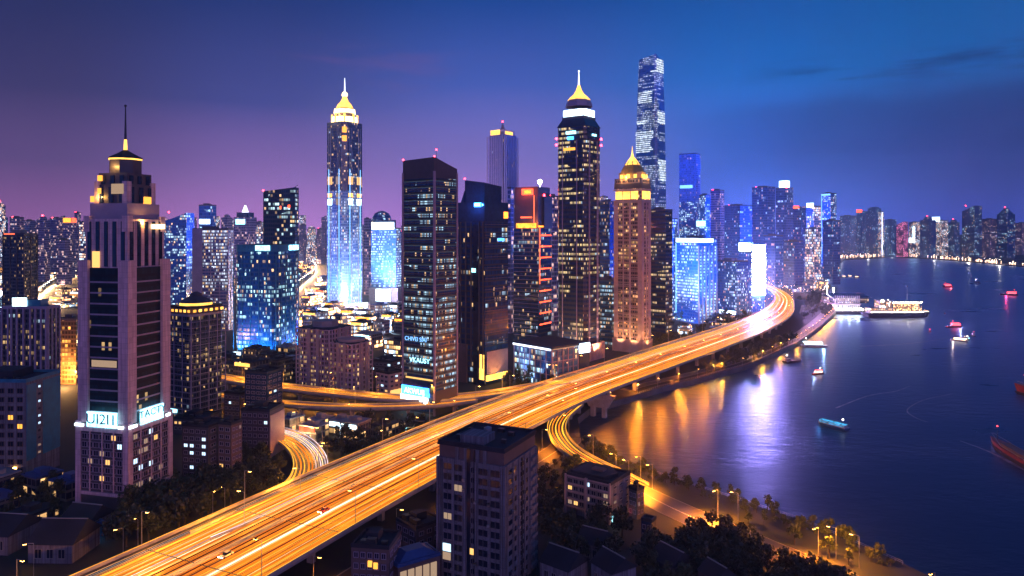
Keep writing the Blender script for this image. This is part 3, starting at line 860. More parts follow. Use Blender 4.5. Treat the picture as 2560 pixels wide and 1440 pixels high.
# --- near dark apartment block, bottom centre
b = Bld('apartment_block', 'dark pinkish apartment block with punched windows and flat black roof nearest the viaduct', 1092, 1262, 1343, 215, 1.02, cat='apartment block')
zt = b.z(1172)
b.block('wall', 0, zt, M['render_grey'], f=.985)
mb = MB()
ha, hb = b.a / 2, b.b / 2
for fc in 'LR':
    for u in ((-.98, -.86, -.5, -.16), (.16, .5, .98))[0] + ((.16, .93) if fc == 'L' else (.2, .55, .93)):
        b.on(mb, fc, u - .03, u + .03, 0, zt + .6, .3, .38, .985)
b.part('pilaster', mb, M['render_grey'])
mb = MB(); b.on(mb, 'L', -.1, .0, 0, zt + 4.2, .0, .2, .985); b.on(mb, 'L', .12, .14, 0, zt + 4.2, .0, .5, .985)
b.part('stair_slot', mb, M['black_glass'])
b.windows('L', 2, 14, -.83, -.2, zt - 14 * 3.12, zt - .5, (M['render_grey'], M['black_glass']), f=.985, fill=.84, fillz=.74, litp=0.05)
b.windows('L', 1, 14, -.0, .14, zt - 14 * 3.12, zt - .5, (M['render_grey'], M['black_glass']), f=.985, fill=.9, fillz=.6, litp=0.0)
b.windows('L', 2, 14, .2, .9, zt - 14 * 3.12, zt - .5, (M['render_grey'], M['black_glass']), f=.985, fill=.84, fillz=.74, litp=0.04)
b.windows('R', 2, 14, -.9, .5, zt - 14 * 3.12, zt - .5, (M['render_grey'], M['black_glass']), f=.985, fill=.7, fillz=.62, litp=0.0)
b.panel('lit_window', 'L', -.81, -.58, zt - 9.0 * 3.12 - .3, zt - 8.35 * 3.12, M['lit_cool'], d1=.3, f=.985)
b.panel('lit_window', 'L', -.81, -.58, zt - 9.95 * 3.12, zt - 9.2 * 3.12, M['lit_dim'], d1=.3, f=.985)
b.panel('lit_window', 'L', .0, .12, zt - 8.9 * 3.12, zt - 8.3 * 3.12, M['lit_warm'], d1=.3, f=.985)
for i in range(26):
    fc = 'L' if i % 2 else 'R'
    u = rnd.choice((-.52, -.18, .17, .55) if fc == 'L' else (-.55, -.2, .2, .55)); z = zt - 3.12 * rnd.randint(1, 13) + .5
    b.part('air_conditioner', b.on(MB(), fc, u - .035, u + .035, z, z + .75, 0, .85, .985), M['metal_pale'])
mb = MB()
for fc, u in (('L', -.86), ('L', .95), ('R', .0), ('R', .97)): b.on(mb, fc, u - .006, u + .006, 0, zt, 0, .5, .985)
b.part('drain_pipe', mb, M['metal_dark'])
for j in range(14):
    b.panel('balcony', 'R', .54, .9, zt - 3.12 * (j + 1), zt - 3.12 * (j + 1) + 1.0, M['render_grey'], d1=1.0, f=.985)
mb = MB(); mb.box(-ha, -hb, zt, ha, hb, zt + .5)
b.part('cornice', mb, M['render_grey'])
b.block('top_storey', zt + .5, zt + 4.4, M['render_brown'], f=.95)
mb = MB()
for u in (-.4, -.14, .2, .42):
    b.on(mb, 'L', u - .045, u + .045, zt + .5, zt + 4.4, .2, .5, .95)
b.part('top_storey_pier', mb, M['render_grey'])
zr = zt + 4.4
b.part('roof_slab', MB().box(-ha * .99, -hb * .99, zr, ha * .99, hb * .99, zr + .5), M['roof_dark'])
b.parapet(zr + .5, .9, M['roof_dark'], f=.97)
mb = MB().box(-ha * .45, -hb * .72, zr + .5, ha * .25, -hb * .1, zr + 3.0)
b.part('lift_house', mb, M['render_grey'])
b.part('water_tank', MB().lathe([(1.3, zr + .5), (1.3, zr + 2.3), (.3, zr + 2.7)], 10, -ha * .2, hb * .35), M['metal_pale'])
for x, y, s in ((.5, .4, 1.0), (.62, -.3, .8), (.1, .6, 1.1), (-.7, .3, .7), (-.68, -.4, .9)):
    b.part('air_handler', MB().box(ha * x - s, hb * y - s * .7, zr + .5, ha * x + s, hb * y + s * .7, zr + 1.7), M['metal_dark'])
for x, y, h in ((.75, .78, 4), (.3, .82, 3), (-.1, .8, 2.4)):
    b.part('aerial', MB().tube((ha * x, hb * y, zr + .5), (ha * x, hb * y, zr + h), .06), M['metal_dark'])

# --- the five-storey block between the apartment block and the bank
b = Bld('apartment_block', 'five-storey block with pale grid front and curved dark roof by the bank', 1414, 1527, 1576, 271, .8, cat='apartment block')
zt = b.z(1212)
b.block('wall', 0, zt, M['render_grey'])
b.windows('L', 7, 4, -.92, .92, 3.2, zt - .5, (M['concrete'], M['black_glass']), fill=.8, fillz=.66, litp=.15)
b.windows('R', 3, 4, -.9, .9, 3.2, zt - .5, (M['concrete'], M['black_glass']), fill=.45, fillz=.4, litp=.1)
mb = MB()
for i in range(5):
    z = 3.0 + (zt - 3.2) * i / 4
    b.on(mb, 'L', -1, 1, z - .25, z + .25, .2, .6)
b.on(mb, 'L', -.1, .0, 0, zt + .5, .2, .9); b.on(mb, 'L', -1, -.95, 0, zt + .5, .2, .9); b.on(mb, 'L', .95, 1, 0, zt + .5, .2, .9)
b.part('balcony_frame', mb, M['stone_tan'])
b.parapet(zt, 1.0, M['roof_dark'])
mb = MB().prism([(-b.a * .42, -b.b * .4), (b.a * .3, -b.b * .38), (b.a * .4, b.b * .1), (b.a * .1, b.b * .42), (-b.a * .4, b.b * .4)], zt, zt + 1.6)
b.part('roof_terrace', mb, M['roof_dark'])
b.part('awning', MB().box(-b.a * .1, -b.b * .1, zt + 1.6, b.a * .15, b.b * .1, zt + 2.4), M['render_brown'])
b.panel('shop_light', 'R', -.9, -.3, .4, 2.6, M['sign_cyan'], d1=.4)
b.panel('shop_light', 'R', -.1, .2, .6, 2.2, M['sign_red'], d1=.4)

# --- small dark blocks beside it and at the bottom edge
def small_block(label, xl, xc, xr, ybase, ytop, wall, roof=None, ratio=1.0, win=(4, 3, 3), litp=.1, kit=True, name='low_block', cat='low building', lit=None):
    D = Dof(ybase)
    b = Bld(name, label, xl, xc, xr, D, ratio, cat=cat)
    zt = b.z(ytop)
    b.block('wall', 0, zt, wall, mtop=roof)
    if win:
        b.windows('L', win[0], win[2], -.92, .92, max(1, zt - win[2] * 3.4), zt - .7, (M['stone_violet'], M['black_glass']), litp=litp, fill=.7, fillz=.55, lit=lit)
        if win[1]: b.windows('R', win[1], win[2], -.9, .9, max(1, zt - win[2] * 3.4), zt - .7, (M['stone_violet'], M['black_glass']), litp=litp, fill=.6, fillz=.5, lit=lit)
    b.parapet(zt, .8, roof or M['roof_dark'])
    if kit: b.roof_kit(zt, .45, 2.6, M['roof_dark'], n=3)
    return b
small_block('narrow dark annexe block behind the five-storey block, above the riverside road', 1572, 1592, 1610, 1300, 1226, M['stone_dark'], win=(2, 2, 3))
small_block('plain blue-grey slab hut at the foot of the dark trees by the bank road', 1603, 1630, 1640, 1372, 1305, M['navy_glass'], win=(2, 0, 2), kit=False)
q = small_block('brown block with barred windows and a flat roof under the viaduct edge', 878, 972, 1002, 1530, 1372, M['render_brown'], win=(5, 3, 4), litp=.0)
q.panel('lit_window', 'L', -.1, .12, q.z(1420), q.z(1405), M['lit_amber'], d1=.3); q.panel('lit_window', 'L', .2, .42, q.z(1424), q.z(1409), M['lit_amber'], d1=.3)
q = small_block('low shop with wide blue roof and bright windows, foot of the apartment block', 962, 995, 1100, 1520, 1418, M['render_brown'], M['roof_blue'], ratio=1.6, win=None, kit=False)
q.block('roof', q.z(1418), q.z(1396), M['roof_blue'], f=1.06, ftop=.45, mtop=M['roof_blue'])
for i in range(5):
    q.panel('shop_window', 'R', -.9 + i * .36, -.62 + i * .36, 1.2, q.z(1432), M['lit_dim'], d1=.3)
small_block('low cluttered roof building behind the blue-roofed shop', 990, 1040, 1105, 1400, 1322, M['stone_dark'], win=(3, 3, 2), litp=.0)
def house(label, xl, xc, xr, ybase, ytop, wall, roof, ratio=1.0):
    D = Dof(ybase)
    b = Bld('house', label, xl, xc, xr, D, ratio, cat='house')
    zt = b.z(ytop)
    b.block('wall', 0, zt, wall)
    ha, hb = b.a / 2 * 1.08, b.b / 2 * 1.08
    rz = zt + min(b.a, b.b) * .38
    mb = MB()
    mb.face([(-ha, -hb, zt), (ha, -hb, zt), (ha, 0, rz), (-ha, 0, rz)]); mb.face([(ha, hb, zt), (-ha, hb, zt), (-ha, 0, rz), (ha, 0, rz)])
    mb.face([(ha, -hb, zt), (ha, hb, zt), (ha, 0, rz)]); mb.face([(-ha, hb, zt), (-ha, -hb, zt), (-ha, 0, rz)]); mb.face([(-ha, -hb, zt), (-ha, hb, zt), (ha, hb, zt), (ha, -hb, zt)])
    b.part('roof', mb, roof)
    b.part('ridge_cap', MB().box(-ha, -.2, rz - .1, ha, .2, rz + .15), M['concrete'])
    b.windows('L', 3, 1, -.8, .8, .6, zt - .4, (M['concrete'], M['black_glass']), litp=.2)
    return b
house('gabled dark house below the five-storey block, roof ridge pale', 1440, 1500, 1535, 1412, 1368, M['render_grey'], M['roof_dark'], 1.2)
house('dark gabled house at the bottom edge beside the near apartment block', 1350, 1420, 1470, 1500, 1430, M['render_grey'], M['roof_dark'])
q = house('long dark house with a lit gable wall at the bottom edge', 1478, 1530, 1590, 1520, 1436, M['render_grey'], M['roof_dark'])
house('dark gabled house under the trees at the bottom right', 1625, 1680, 1735, 1490, 1420, M['stone_dark'], M['roof_dark'])
house('dark house half hidden by trees near the bank road bend', 1745, 1790, 1840, 1540, 1452, M['stone_dark'], M['roof_dark'])
house('low dark shed roof at the lower left corner', -60, 20, 110, 1390, 1342, M['render_grey'], M['roof_dark'], 1.3)
house('long grey shed roof below the spire tower podium', 70, 180, 250, 1410, 1362, M['render_grey'], M['roof_dark'], 1.2)
house('small dark roof between the sheds and the spire tower', 150, 220, 285, 1350, 1310, M['render_grey'], M['roof_dark'])
q = Bld('shop', 'low shop with glowing blue white sign beside the viaduct, lower left', 105, 130, 260, 247, 1.8, cat='shop')
q.block('wall', 0, 5.2, M['teal_wall'])
q.parapet(5.2, .7, M['roof_blue'])
q.panel('sign_board', 'R', -.35, .45, 2.6, 4.3, M['sign_cyan'], d1=.4); q.panel('sign_board', 'R', -.95, -.55, 2.4, 4.0, M['sign_cyan'], d1=.4)
for i in range(6): q.panel('shop_window', 'R', -.9 + i * .3, -.7 + i * .3, .4, 1.9, M['sign_blue'] if i % 2 else M['lit_cool'], d1=.15)

# --- left edge
b = Bld('apartment_block', 'grey-brown and deep teal block at the left edge, lower one', -95, 65, 150, 317, 1.0, cat='apartment block')
zt = b.z(955)
b.block('wall', 0, zt, M['render_grey'])
b.part('side_wall', b.on(b.on(MB(), 'R', -.98, -.45, 9, zt - 1.5, 0, .3), 'R', -.05, .98, 9, zt - 1.5, 0, .3), M['teal_wall'])
b.windows('L', 4, 10, -.2, .96, 3, zt - 2, (M['render_brown'], M['black_glass']), litp=.06, lit=[M['lit_amber'], M['lit_dim']])
b.windows('R', 1, 10, -.42, -.1, 9, zt - 2, (M['render_grey'], M['black_glass']), litp=.75, lit=[M['lit_cool'], M['lit_cool'], M['lit_dim']], fill=.5, fillz=.4)
b.windows('R', 1, 8, .3, .6, 9, zt - 2, (M['teal_wall'], M['navy_glass']), litp=.15)
b.parapet(zt, 1.2, M['teal_wall']); b.roof_kit(zt, .7, 3.5, M['roof_dark'])
b.panel('wall_lamp', 'L', .62, .7, 5.4, 6.4, M['sodium'], d1=.6)
b = Bld('apartment_tower', 'violet ribbed apartment tower with white rooftop light box at the left edge', 4, 118, 149, 420, .8, cat='apartment tower')
zt = b.z(772)
b.block('wall', 0, zt, FA['flat_dark'])
mb = MB()
for u in (-.97, -.7, -.55, -.3, -.02, .28, .5, .75, .97):
    b.on(mb, 'L', u - .035, u + .035, 0, zt + .5, .2, .8)
for u in (-.9, -.3, .3, .9): b.on(mb, 'R', u - .06, u + .06, 0, zt + .5, .2, .8)
b.part('wall_rib', mb, M['stone_violet'])
b.parapet(zt, 1.4, M['stone_violet'])
b.block('plant_room', zt, zt + 5, M['teal_wall'], f=.6)
b.panel('light_box', 'L', -.62, .0, zt + 1.0, zt + 6.2, M['sign_white'], d1=.5, f=.62)
b = Bld('apartment_block', 'amber lit old block squeezed between the violet tower and the spire tower', 146, 190, 215, 520, 1.0, cat='apartment block')
b.block('wall', 0, b.z(800), FA['amber']); b.parapet(b.z(800), 1.2, M['render_brown']); b.roof_kit(b.z(800), .6, 3.5, M['render_brown'])
lamp('courtyard_lamp', 'POINT', 60000, (1, .5, .15), b.root, (b.a * .2, -b.b * .5 - 8, 8), radius=1)
b = Bld('office_tower', 'dark tower with thin red roof line left of the spire tower', 8, 60, 93, 650, .8)
zt = b.z(588)
b.block('wall', 0, zt, FA['flat_dark']); b.parapet(zt, 2, M['stone_dark']); b.panel('roof_light_strip', 'L', -.9, .1, zt + .6, zt + 1.6, M['led_red'], d1=.4); b.roof_kit(zt, .6, 5)
b.lattice(0, zt, 8, 0, .5, M['stone_dark'], wv=1.2)

# --- building with the glowing ring roof
b = Bld('office_block', 'broad dark block with golden glowing ring roof right of the spire tower', 415, 478, 563, 405, 1.15, cat='office block')
zt = b.z(792)
b.block('wall', 0, zt, FA['flat_dark'], cut=3.0)
b.lattice(6, zt, 6.2, 3.4, .45, M['stone_violet'], wv=.4, wh=.25)
b.block('cornice', zt, zt + 1.2, M['stone_tan'], f=1.04, cut=3.0)
b.block('attic', zt + 1.2, b.z(772), M['render_brown'], f=.98, cut=3.0)
for fc in 'LR':
    for i in range(6):
        u = -.8 + i * .32
        b.panel('attic_lamp', fc, u - .08, u + .08, zt + 2.2, zt + 3.6, M['gold_light'] if (i + (fc == 'R')) % 2 == 0 else M['lit_amber'], d1=.25, f=.985)
b.block('roof_slab', b.z(772), b.z(768), M['roof_dark'], f=1.03, cut=3.0)
rr = min(b.a, b.b) / 2
b.part('glowing_ring', MB().lathe([(rr * .86, b.z(768) + .02), (rr * .84, b.z(758, 8))], 20), M['gold_light'])
b.part('dome_roof', MB().lathe([(rr * .9, b.z(758, 8)), (rr * .82, b.z(754, 8)), (rr * .35, b.z(742, 10)), (rr * .3, b.z(736, 10)), (rr * .08, b.z(731, 10))], 20), M['render_brown'])
b.panel('lit_window', 'L', -.6, -.1, 7, 9, M['sign_cyan'], d1=.5); b.panel('lit_window', 'R', -.7, .2, 5, 7, M['lit_amber'], d1=.5)

# --- dark low blocks between the ring roof building and the loop ramp
q = small_block('dark block with blue lit stair windows beside the loop ramp trees', 455, 520, 566, 1222, 1068, M['stone_dark'], win=(4, 2, 8), litp=.16, lit=[M['lit_cool']])
q = small_block('rusty brown block with an orange lit side wall by the loop ramp', 545, 578, 605, 1218, 1062, M['render_brown'], win=(2, 3, 8), litp=.12)
q = small_block('dark block with a tall blank orange lit end wall at the loop ramp', 602, 674, 710, 1145, 1028, M['stone_dark'], win=(5, 0, 6), litp=.12, lit=[M['lit_cool']])
q.panel('end_wall', 'R', -.98, .98, 0, q.z(1040), M['stone_tan'], d1=.4)
q = small_block('slim dark teal tower block standing above the blank orange wall', 612, 668, 706, 1062, 934, M['navy_glass'], win=(4, 3, 9), litp=.1, lit=[M['lit_cool'], M['lit_warm']])
small_block('low dark roof block left of the slim teal tower block', 560, 600, 632, 1050, 985, M['stone_dark'], win=(4, 3, 4), litp=.1)
small_block('dark flat office wing under the ring roof building', 432, 500, 548, 1090, 1050, M['stone_dark'], win=(6, 4, 2), litp=.25, lit=[M['lit_cool'], M['lit_warm']])
# --- teal block with bright base and the slanted tower behind it
b = Bld('office_block', 'teal glass block with cyan roof lights and bright white boxes at its base', 584, 690, 746, 600, .9, cat='office block')
zt = b.z(612)
b.block('facade', 0, zt, FA['teal'], cut=4)
b.lattice(10, zt - 8, 7.5, 0, .6, M['teal_wall'], f=.99, wv=.5)
b.block('attic', zt - 6, zt, M['teal_wall'], f=1.01, cut=4)
b.panel('roof_light_box', 'L', .05, .72, zt - 5, zt - .6, M['sign_cyan'], d1=.5, f=1.01); b.panel('roof_light_box', 'R', .1, .95, zt - 5, zt - .6, M['sign_cyan'], d1=.5, f=1.01)
b.block('podium', 0, 9, M['navy_glass'], f=1.1)
for i in range(4):
    b.panel('light_box', 'L', -.95 + i * .5, -.6 + i * .5, 1.5, 9 + (i % 2), M['sign_white'], d1=.6, f=1.1)
for i in range(2): b.panel('light_box', 'R', -.9 + i * 1.2, -.4 + i * 1.2, 2, 11, M['sign_white'], d1=.6, f=1.1)
for u in (-.7, 0, .7):
    lamp('base_floodlight', 'SPOT', 110000, (.05, .4, 1), b.root, (b.a / 2 * u, -b.b / 2 - 9, 4), (R(155), 0, 0), angle=80)
lamp('base_floodlight', 'SPOT', 110000, (.05, .4, 1), b.root, (b.a / 2 + 9, 0, 4), (R(155), 0, R(90)), angle=80)
b = Bld('office_tower', 'dark teal tower with slanted roof edge and red side lamps behind the teal block', 658, 738, 747, 655, .6)
zt = b.z(492)
f_slant = facade('dark_teal_tower_wall', 2.0, 3.9, .12, .3, 1.6, .1, (.006, .03, .06), (.005, .02, .04), fz=.4, ccol=(.65, .95, 1))
hi, lo = b.z(468), b.z(483)
b.block('facade', 0, zt, f_slant, tz=[b.z(478), hi, hi, b.z(480)])
b.part('roof_fin', MB().tube((b.a / 2, -b.b / 2, hi), (b.a / 2 + 2.5, -b.b / 2, hi + 2), .3), M['metal_dark'])
b.light(-b.a / 2, -b.b / 2, b.z(478) + .8)
b.panel('red_lamp', 'L', .55, .68, b.z(520), b.z(512), M['sign_red'], d1=.4); b.panel('red_lamp', 'L', .05, .12, b.z(522), b.z(515), M['sign_red'], d1=.4)

# --- the gold-crowned tower
b = Bld('landmark_tower', 'floodlit glass tower with tiered golden crown and white edge lights', 810, 861, 913, 985, 1.0)
zt = b.z(302)
zm = b.z(476)
f_gold_top = facade('dark_upper_tower_wall', 1.6, 3.9, .1, .06, 1.5, .4, (.02, .035, .09), (.02, .025, .05), fz=.36)
b.block('facade', 0, zm, FA['flood'], cut=6)
b.block('upper_facade', zm, zt, f_gold_top, cut=6)
mb = MB()
for fc in 'LRBK':
    for u in (-.5, -.32, .32, .5):
        b.on(mb, fc, u - .012, u + .012, 8, zt - 8, .1, .6)
b.part('facade_frame', mb, M['metal_pale'])
mb = MB()
for fc in 'LR':
    for u in (-.5, .5): b.on(mb, fc, u - .018, u + .018, 8, zm + 30, .1, .75)
b.part('edge_light', mb, M['led_blue'])
ha, hb = b.a / 2, b.b / 2
for sx, sy in ((1, -1), (-1, -1), (1, 1), (-1, 1)):
    mb = MB()
    for o in (0, 3.2):
        mb.box(sx * (ha - 7.4 + o), sy * (hb - 2.4 - o), 0, sx * (ha - 5.6 + o), sy * (hb - 4.2 - o), zt - 6)
    pier = b.part('corner_pier', mb, M['metal_pale'])
    mb = MB()
    for o in (0, 3.2):
        cx_, cy_ = sx * (ha - 5.6 + o), sy * (hb - 2.4 - o)
        mb.box(cx_, cy_, 4, cx_ + sx * .9, cy_ + sy * .9, zt - 14)
    b.part('edge_light', mb, M['led_white'], pier)
for y0, y1, mt in ((492, 482, 'gold_light'), (512, 496, 'sign_white'), (460, 440, 'lit_warm')):
    for fc in 'LR':
        for u0, u1 in ((-.62, -.2), (.18, .6)):
            b.panel('lit_floor', fc, u0, u1, b.z(y0), b.z(y1), M[mt] if (fc, u0) != ('L', .18) else M['lit_dim'], d0=.1, d1=.3)
for y in (330, 352):
    b.panel('crown_lamp', 'L', .8, .95, b.z(y), b.z(y - 14), M['lit_amber'], d0=3, d1=.4); b.panel('crown_lamp', 'R', -.95, -.8, b.z(y), b.z(y - 14), M['lit_amber'], d0=3, d1=.4)
r0 = ha * 1.0
def tier(name, z0, z1, ra, rb, mat, n=8):
    return b.part(name, MB().lathe([(ra, z0), (rb, z1)], n, rot=R(22.5)), mat)
def zc(y): return zof(y, 1010)
tier('crown_cornice', zt - .1, zc(294), r0 * .98, r0 * .93, M['gold_bright'])
tier('crown_tier', zc(294), zc(284), r0 * .74, r0 * .72, M['render_brown'])
tier('crown_cornice', zc(284), zc(274), r0 * .8, r0 * .76, M['gold_bright'])
tier('crown_tier', zc(274), zc(271), r0 * .6, r0 * .6, M['render_brown'])
b.part('crown_roof', MB().lathe([(r0 * .64, zc(271)), (r0 * .5, zc(262)), (r0 * .3, zc(254)), (r0 * .2, zc(246)), (r0 * .13, zc(238))], 8, rot=R(22.5)), M['gold_light'])  # roof, finial and spire emit; their lit look is put into the material
b.part('finial', MB().ball((0, 0, zc(236)), 4.2), M['gold_bright'])
b.part('spire', MB().tube((0, 0, zc(238)), (0, 0, zc(194)), 1.2, .4), M['led_white'])
mb = MB()
for i in range(8):
    t = R(45 * i)
    mb.box(r0 * .86 * math.cos(t) - 1, r0 * .86 * math.sin(t) - 1, zt - 6, r0 * .86 * math.cos(t) + 1, r0 * .86 * math.sin(t) + 1, zc(287))
b.part('crown_rib', mb, M['gold_light'])
b.part('podium', MB().prism(b.rect(1.25), 0, 10), M['metal_pale'])
for fc in 'LR': b.panel('podium_light', fc, -.95, .95, 3, 11, M['sign_white'], d1=.5, f=1.26)
for fc in range(2):
    for u in (-.55, .55):
        x, y, rz = ((ha * u, -hb - 16, 0), (ha + 16, hb * u, R(90)))[fc]
        lamp('base_floodlight', 'SPOT', 3.2e5, (.5, .75, 1), b.root, (x, y, 10), (R(164), 0, rz), angle=60, radius=1)
lamp('crown_floodlight', 'POINT', 120000, (1, .6, .2), b.root, (0, -hb - 3, zt + 12), radius=1)

def tower(label, xl, xc, xr, D, ytop, fac, ratio=1.0, th=None, name='office_tower', top='flat', cat='tower', group=None, podium=None, frame=None, mast=0.0, red=False, base=0.0, cut=0.0, par=None, kit=True):
    b = Bld(name, label, xl, xc, xr, D, ratio, th, cat, group, base)
    zt = b.z(ytop)
    fac = FA[fac] if isinstance(fac, str) else fac
    b.zt = zt
    w = min(b.a, b.b)
    if top == 'flat':
        b.block('facade', 0, zt, fac, cut=cut)
        if not cut: b.parapet(zt, 1.2 + w * .02, par, t=.8)
    elif top == 'step':
        b.block('facade', 0, zt - w * .45, fac, cut=cut); b.block('upper_stage', zt - w * .45, zt - w * .15, fac, f=.8, cut=cut); b.block('roof_stage', zt - w * .15, zt, fac, f=.55, cut=cut)
        kit = False
    elif top == 'slant':
        b.block('facade', 0, zt - w * .5, fac, tz=[zt - w * .5, zt, zt, zt - w * .5], cut=0); kit = False
    elif top == 'slant2':
        b.block('facade', 0, zt - w * .4, fac, tz=[zt, zt - w * .4, zt - w * .5, zt - w * .1]); kit = False
    elif top == 'point':
        b.block('facade', 0, zt - w * .7, fac, cut=cut); b.block('roof_pyramid', zt - w * .7, zt, fac, f=.9, ftop=.08); kit = False
    elif top == 'dome':
        b.block('facade', 0, zt - w * .45, fac, cut=cut)
        b.part('dome_roof', MB().lathe([(w * .48 * math.cos(t), zt - w * .45 + w * .45 * math.sin(t)) for t in (0, .4, .8, 1.2, 1.5)], 12), fac); kit = False
    elif top == 'crown':
        b.block('facade', 0, zt, fac, cut=cut)
        b.block('crown', zt, zt + w * .3, M['navy_glass'], f=.75)
        b.part('spire', MB().tube((0, 0, zt + w * .3), (0, 0, zt + w * .9), w * .05, w * .01), M['metal_pale']); kit = False
    if kit: b.roof_kit(zt, .55, 3 + w * .05, M['stone_dark'], mast=mast, red=red, n=4)
    elif mast:
        b.part('mast', MB().tube((0, 0, zt - 1), (0, 0, zt + mast), .5, .2), M['metal_dark'])
    if red and not (kit and mast): b.light(-b.a / 2 * (.1 if top in ('point', 'dome') else .95), -b.b / 2 * .1, zt + (mast or 1.2), r=1.0 if D < 1200 else 2.2)
    if podium: b.block('podium', 0, podium[0], M[podium[1]], f=1.12)
    if frame: b.lattice(frame[0], zt - 1, frame[1], frame[2], frame[3], frame[4], wv=frame[5], wh=frame[6])
    return b

lamp('plaza_fill_light', 'POINT', 900000, (.75, .6, 1), b.root, (ha + 22, -hb - 20, 22), radius=2)  # added violet light that makes the haze glow near the tower base
lamp('haze_fill_light', 'SPOT', 3e6, (.4, .32, 1), b.root, (ha + 10, hb + 40, 12), (R(180), 0, 0), radius=3, angle=140)  # added uplight to tint the haze violet
lamp('haze_fill_light', 'SPOT', 3e6, (.5, .3, 1), b.root, (-ha - 70, -hb - 60, 12), (R(180), 0, 0), radius=3, angle=140)  # second added uplight for the violet haze
lamp('plaza_fill_light', 'POINT', 500000, (1, .6, .3), b.root, (ha + 60, -hb + 10, 12), radius=2)  # added warm light for the glow around the tower base
# --- right of the gold tower, left half
b = tower('pale blue lit office tower with a blazing white roof sign beside the gold-crowned tower', 928, 990, 1003, 1080, 572, 'bright_blue', .5)
b.panel('roof_sign', 'L', -.95, .85, b.zt - 1, b.zt + 10, M['sign_white'], d1=1)
b.block('podium', 0, 26, M['metal_pale'], f=1.15); b.panel('light_box', 'L', -.6, .6, 6, 24, M['sign_white'], d1=.5, f=1.16)
lamp('base_floodlight', 'SPOT', 200000, (.6, .75, 1), b.root, (0, -b.b / 2 - 26, 26), (R(160), 0, 0), angle=70, radius=1)
tower('dark humped tower behind the white roof sign', 918, 960, 990, 1300, 526, 'far_blue', 1, top='dome')
tower('thin grey-lilac slab half hidden by the gold-crowned tower', 910, 922, 928, 1250, 548, 'far_violet', .6)
b = tower('pale violet tower with ribbon windows left of the teal block', 482, 570, 584, 800, 574, 'office', .4, frame=(0, 9, 0, .6, M['stone_violet'], .8, 0))
b.part('side_wall', b.on(MB(), 'L', -1.0, -.45, 0, b.zt + 1, 0, .9), M['stone_violet'])
b = tower('blue glass tower with rounded shoulder left of the ribbon-window tower', 411, 466, 486, 1000, 532, 'blue', .8, top='slant', red=True)
b = tower('dark twin-block tower with a white roof box behind the ribbon-window tower', 497, 530, 541, 1150, 514, 'far_blue', 1)
b.panel('roof_sign', 'L', -.9, .7, b.z(560), b.z(548), M['sign_white'], d1=1)
b = tower('pale tower with a domed roof in the far left skyline', 553, 568, 581, 1500, 535, 'far_violet', 1, top='dome')
b = tower('far tower with a bright cyan sign and white spire left of the slanted tower', 584, 622, 642, 1400, 543, 'far_violet', 1, top='crown')
b.panel('roof_sign', 'L', -.7, .5, b.zt - 14, b.zt - 4, M['sign_cyan'], d1=1)
b.part('crown_light', MB().lathe([(9, b.zt), (6, b.zt + 12), (1.5, b.zt + 24)], 8), M['led_white'])
b = tower('narrow lit tower tucked against the slanted tower', 640, 652, 660, 1500, 556, 'far_lit', 1)

# --- navy tower with ribbon windows, centre
b = Bld('office_tower', 'big navy glass tower with ribbon windows, chamfered top and bright shop at its foot', 1008, 1086, 1142, 430, .85)
zt = b.z(398)
b.block('facade', 0, zt - 6, FA['navy'], tz=[zt, zt + 1, zt - 5, zt - 7])
b.lattice(6, zt - 10, 0, 3.9, .35, M['stone_dark'], wh=.5, f=1.0)
mb = MB()
for sx, sy in ((-1, -1), (1, -1), (1, 1)):
    x, y = sx * b.a / 2, sy * b.b / 2
    mb.box(x - .6, y - .6, 0, x + .6, y + .6, zt - 7)
b.part('corner_strip', mb, M['stone_violet'])
b.part('crown_wall', MB().prism(b.rect(1.012), zt - 11, zt - 5, tz=[zt + .4, zt + 1.4, zt - 4.4, zt - 6.4]), M['stone_dark'])
b.part('mast', MB().tube((b.a * .2, 0, zt - 6), (b.a * .2, 0, zt + 7), .25, .1), M['metal_dark'])
b.light(b.a * .2, 0, zt + 7.2, .5); b.light(-b.a / 2, -b.b / 2, zt + 1, .5); b.light(b.a / 2, -b.b / 2, zt + 1.8, .5)
sign_text(b, 'L', 'CHIVEI SIAI', -.15, b.z(853), 3.6, M['led_blue'], 1.0, .6)
sign_text(b, 'L', 'VKAUSY', .1, b.z(906), 4.0, M['sign_cyan'], 1.0, .6, squeeze=1.1)
b.panel('floor_light', 'L', -.8, .95, b.z(954), b.z(950), M['lit_warm'], d1=.5)
b.panel('entrance_wall', 'L', -1, 1, b.z(985), b.z(957), M['navy_glass'], d1=.6)
b.panel('shop_light', 'L', -1.0, .62, b.z(1016), b.z(996), M['sign_white'], d1=2.5); b.panel('shop_light', 'L', -1.0, .7, b.z(996), b.z(973), M['sign_blue'], d1=1.5)
sign_text(b, 'L', 'AKWUIJ', -.15, b.z(985), 4.6, M['sign_white'], 1.0, 1.8)
b.panel('base_wall', 'R', -1, 1, 0, b.z(980), M['stone_dark'], d1=.6)

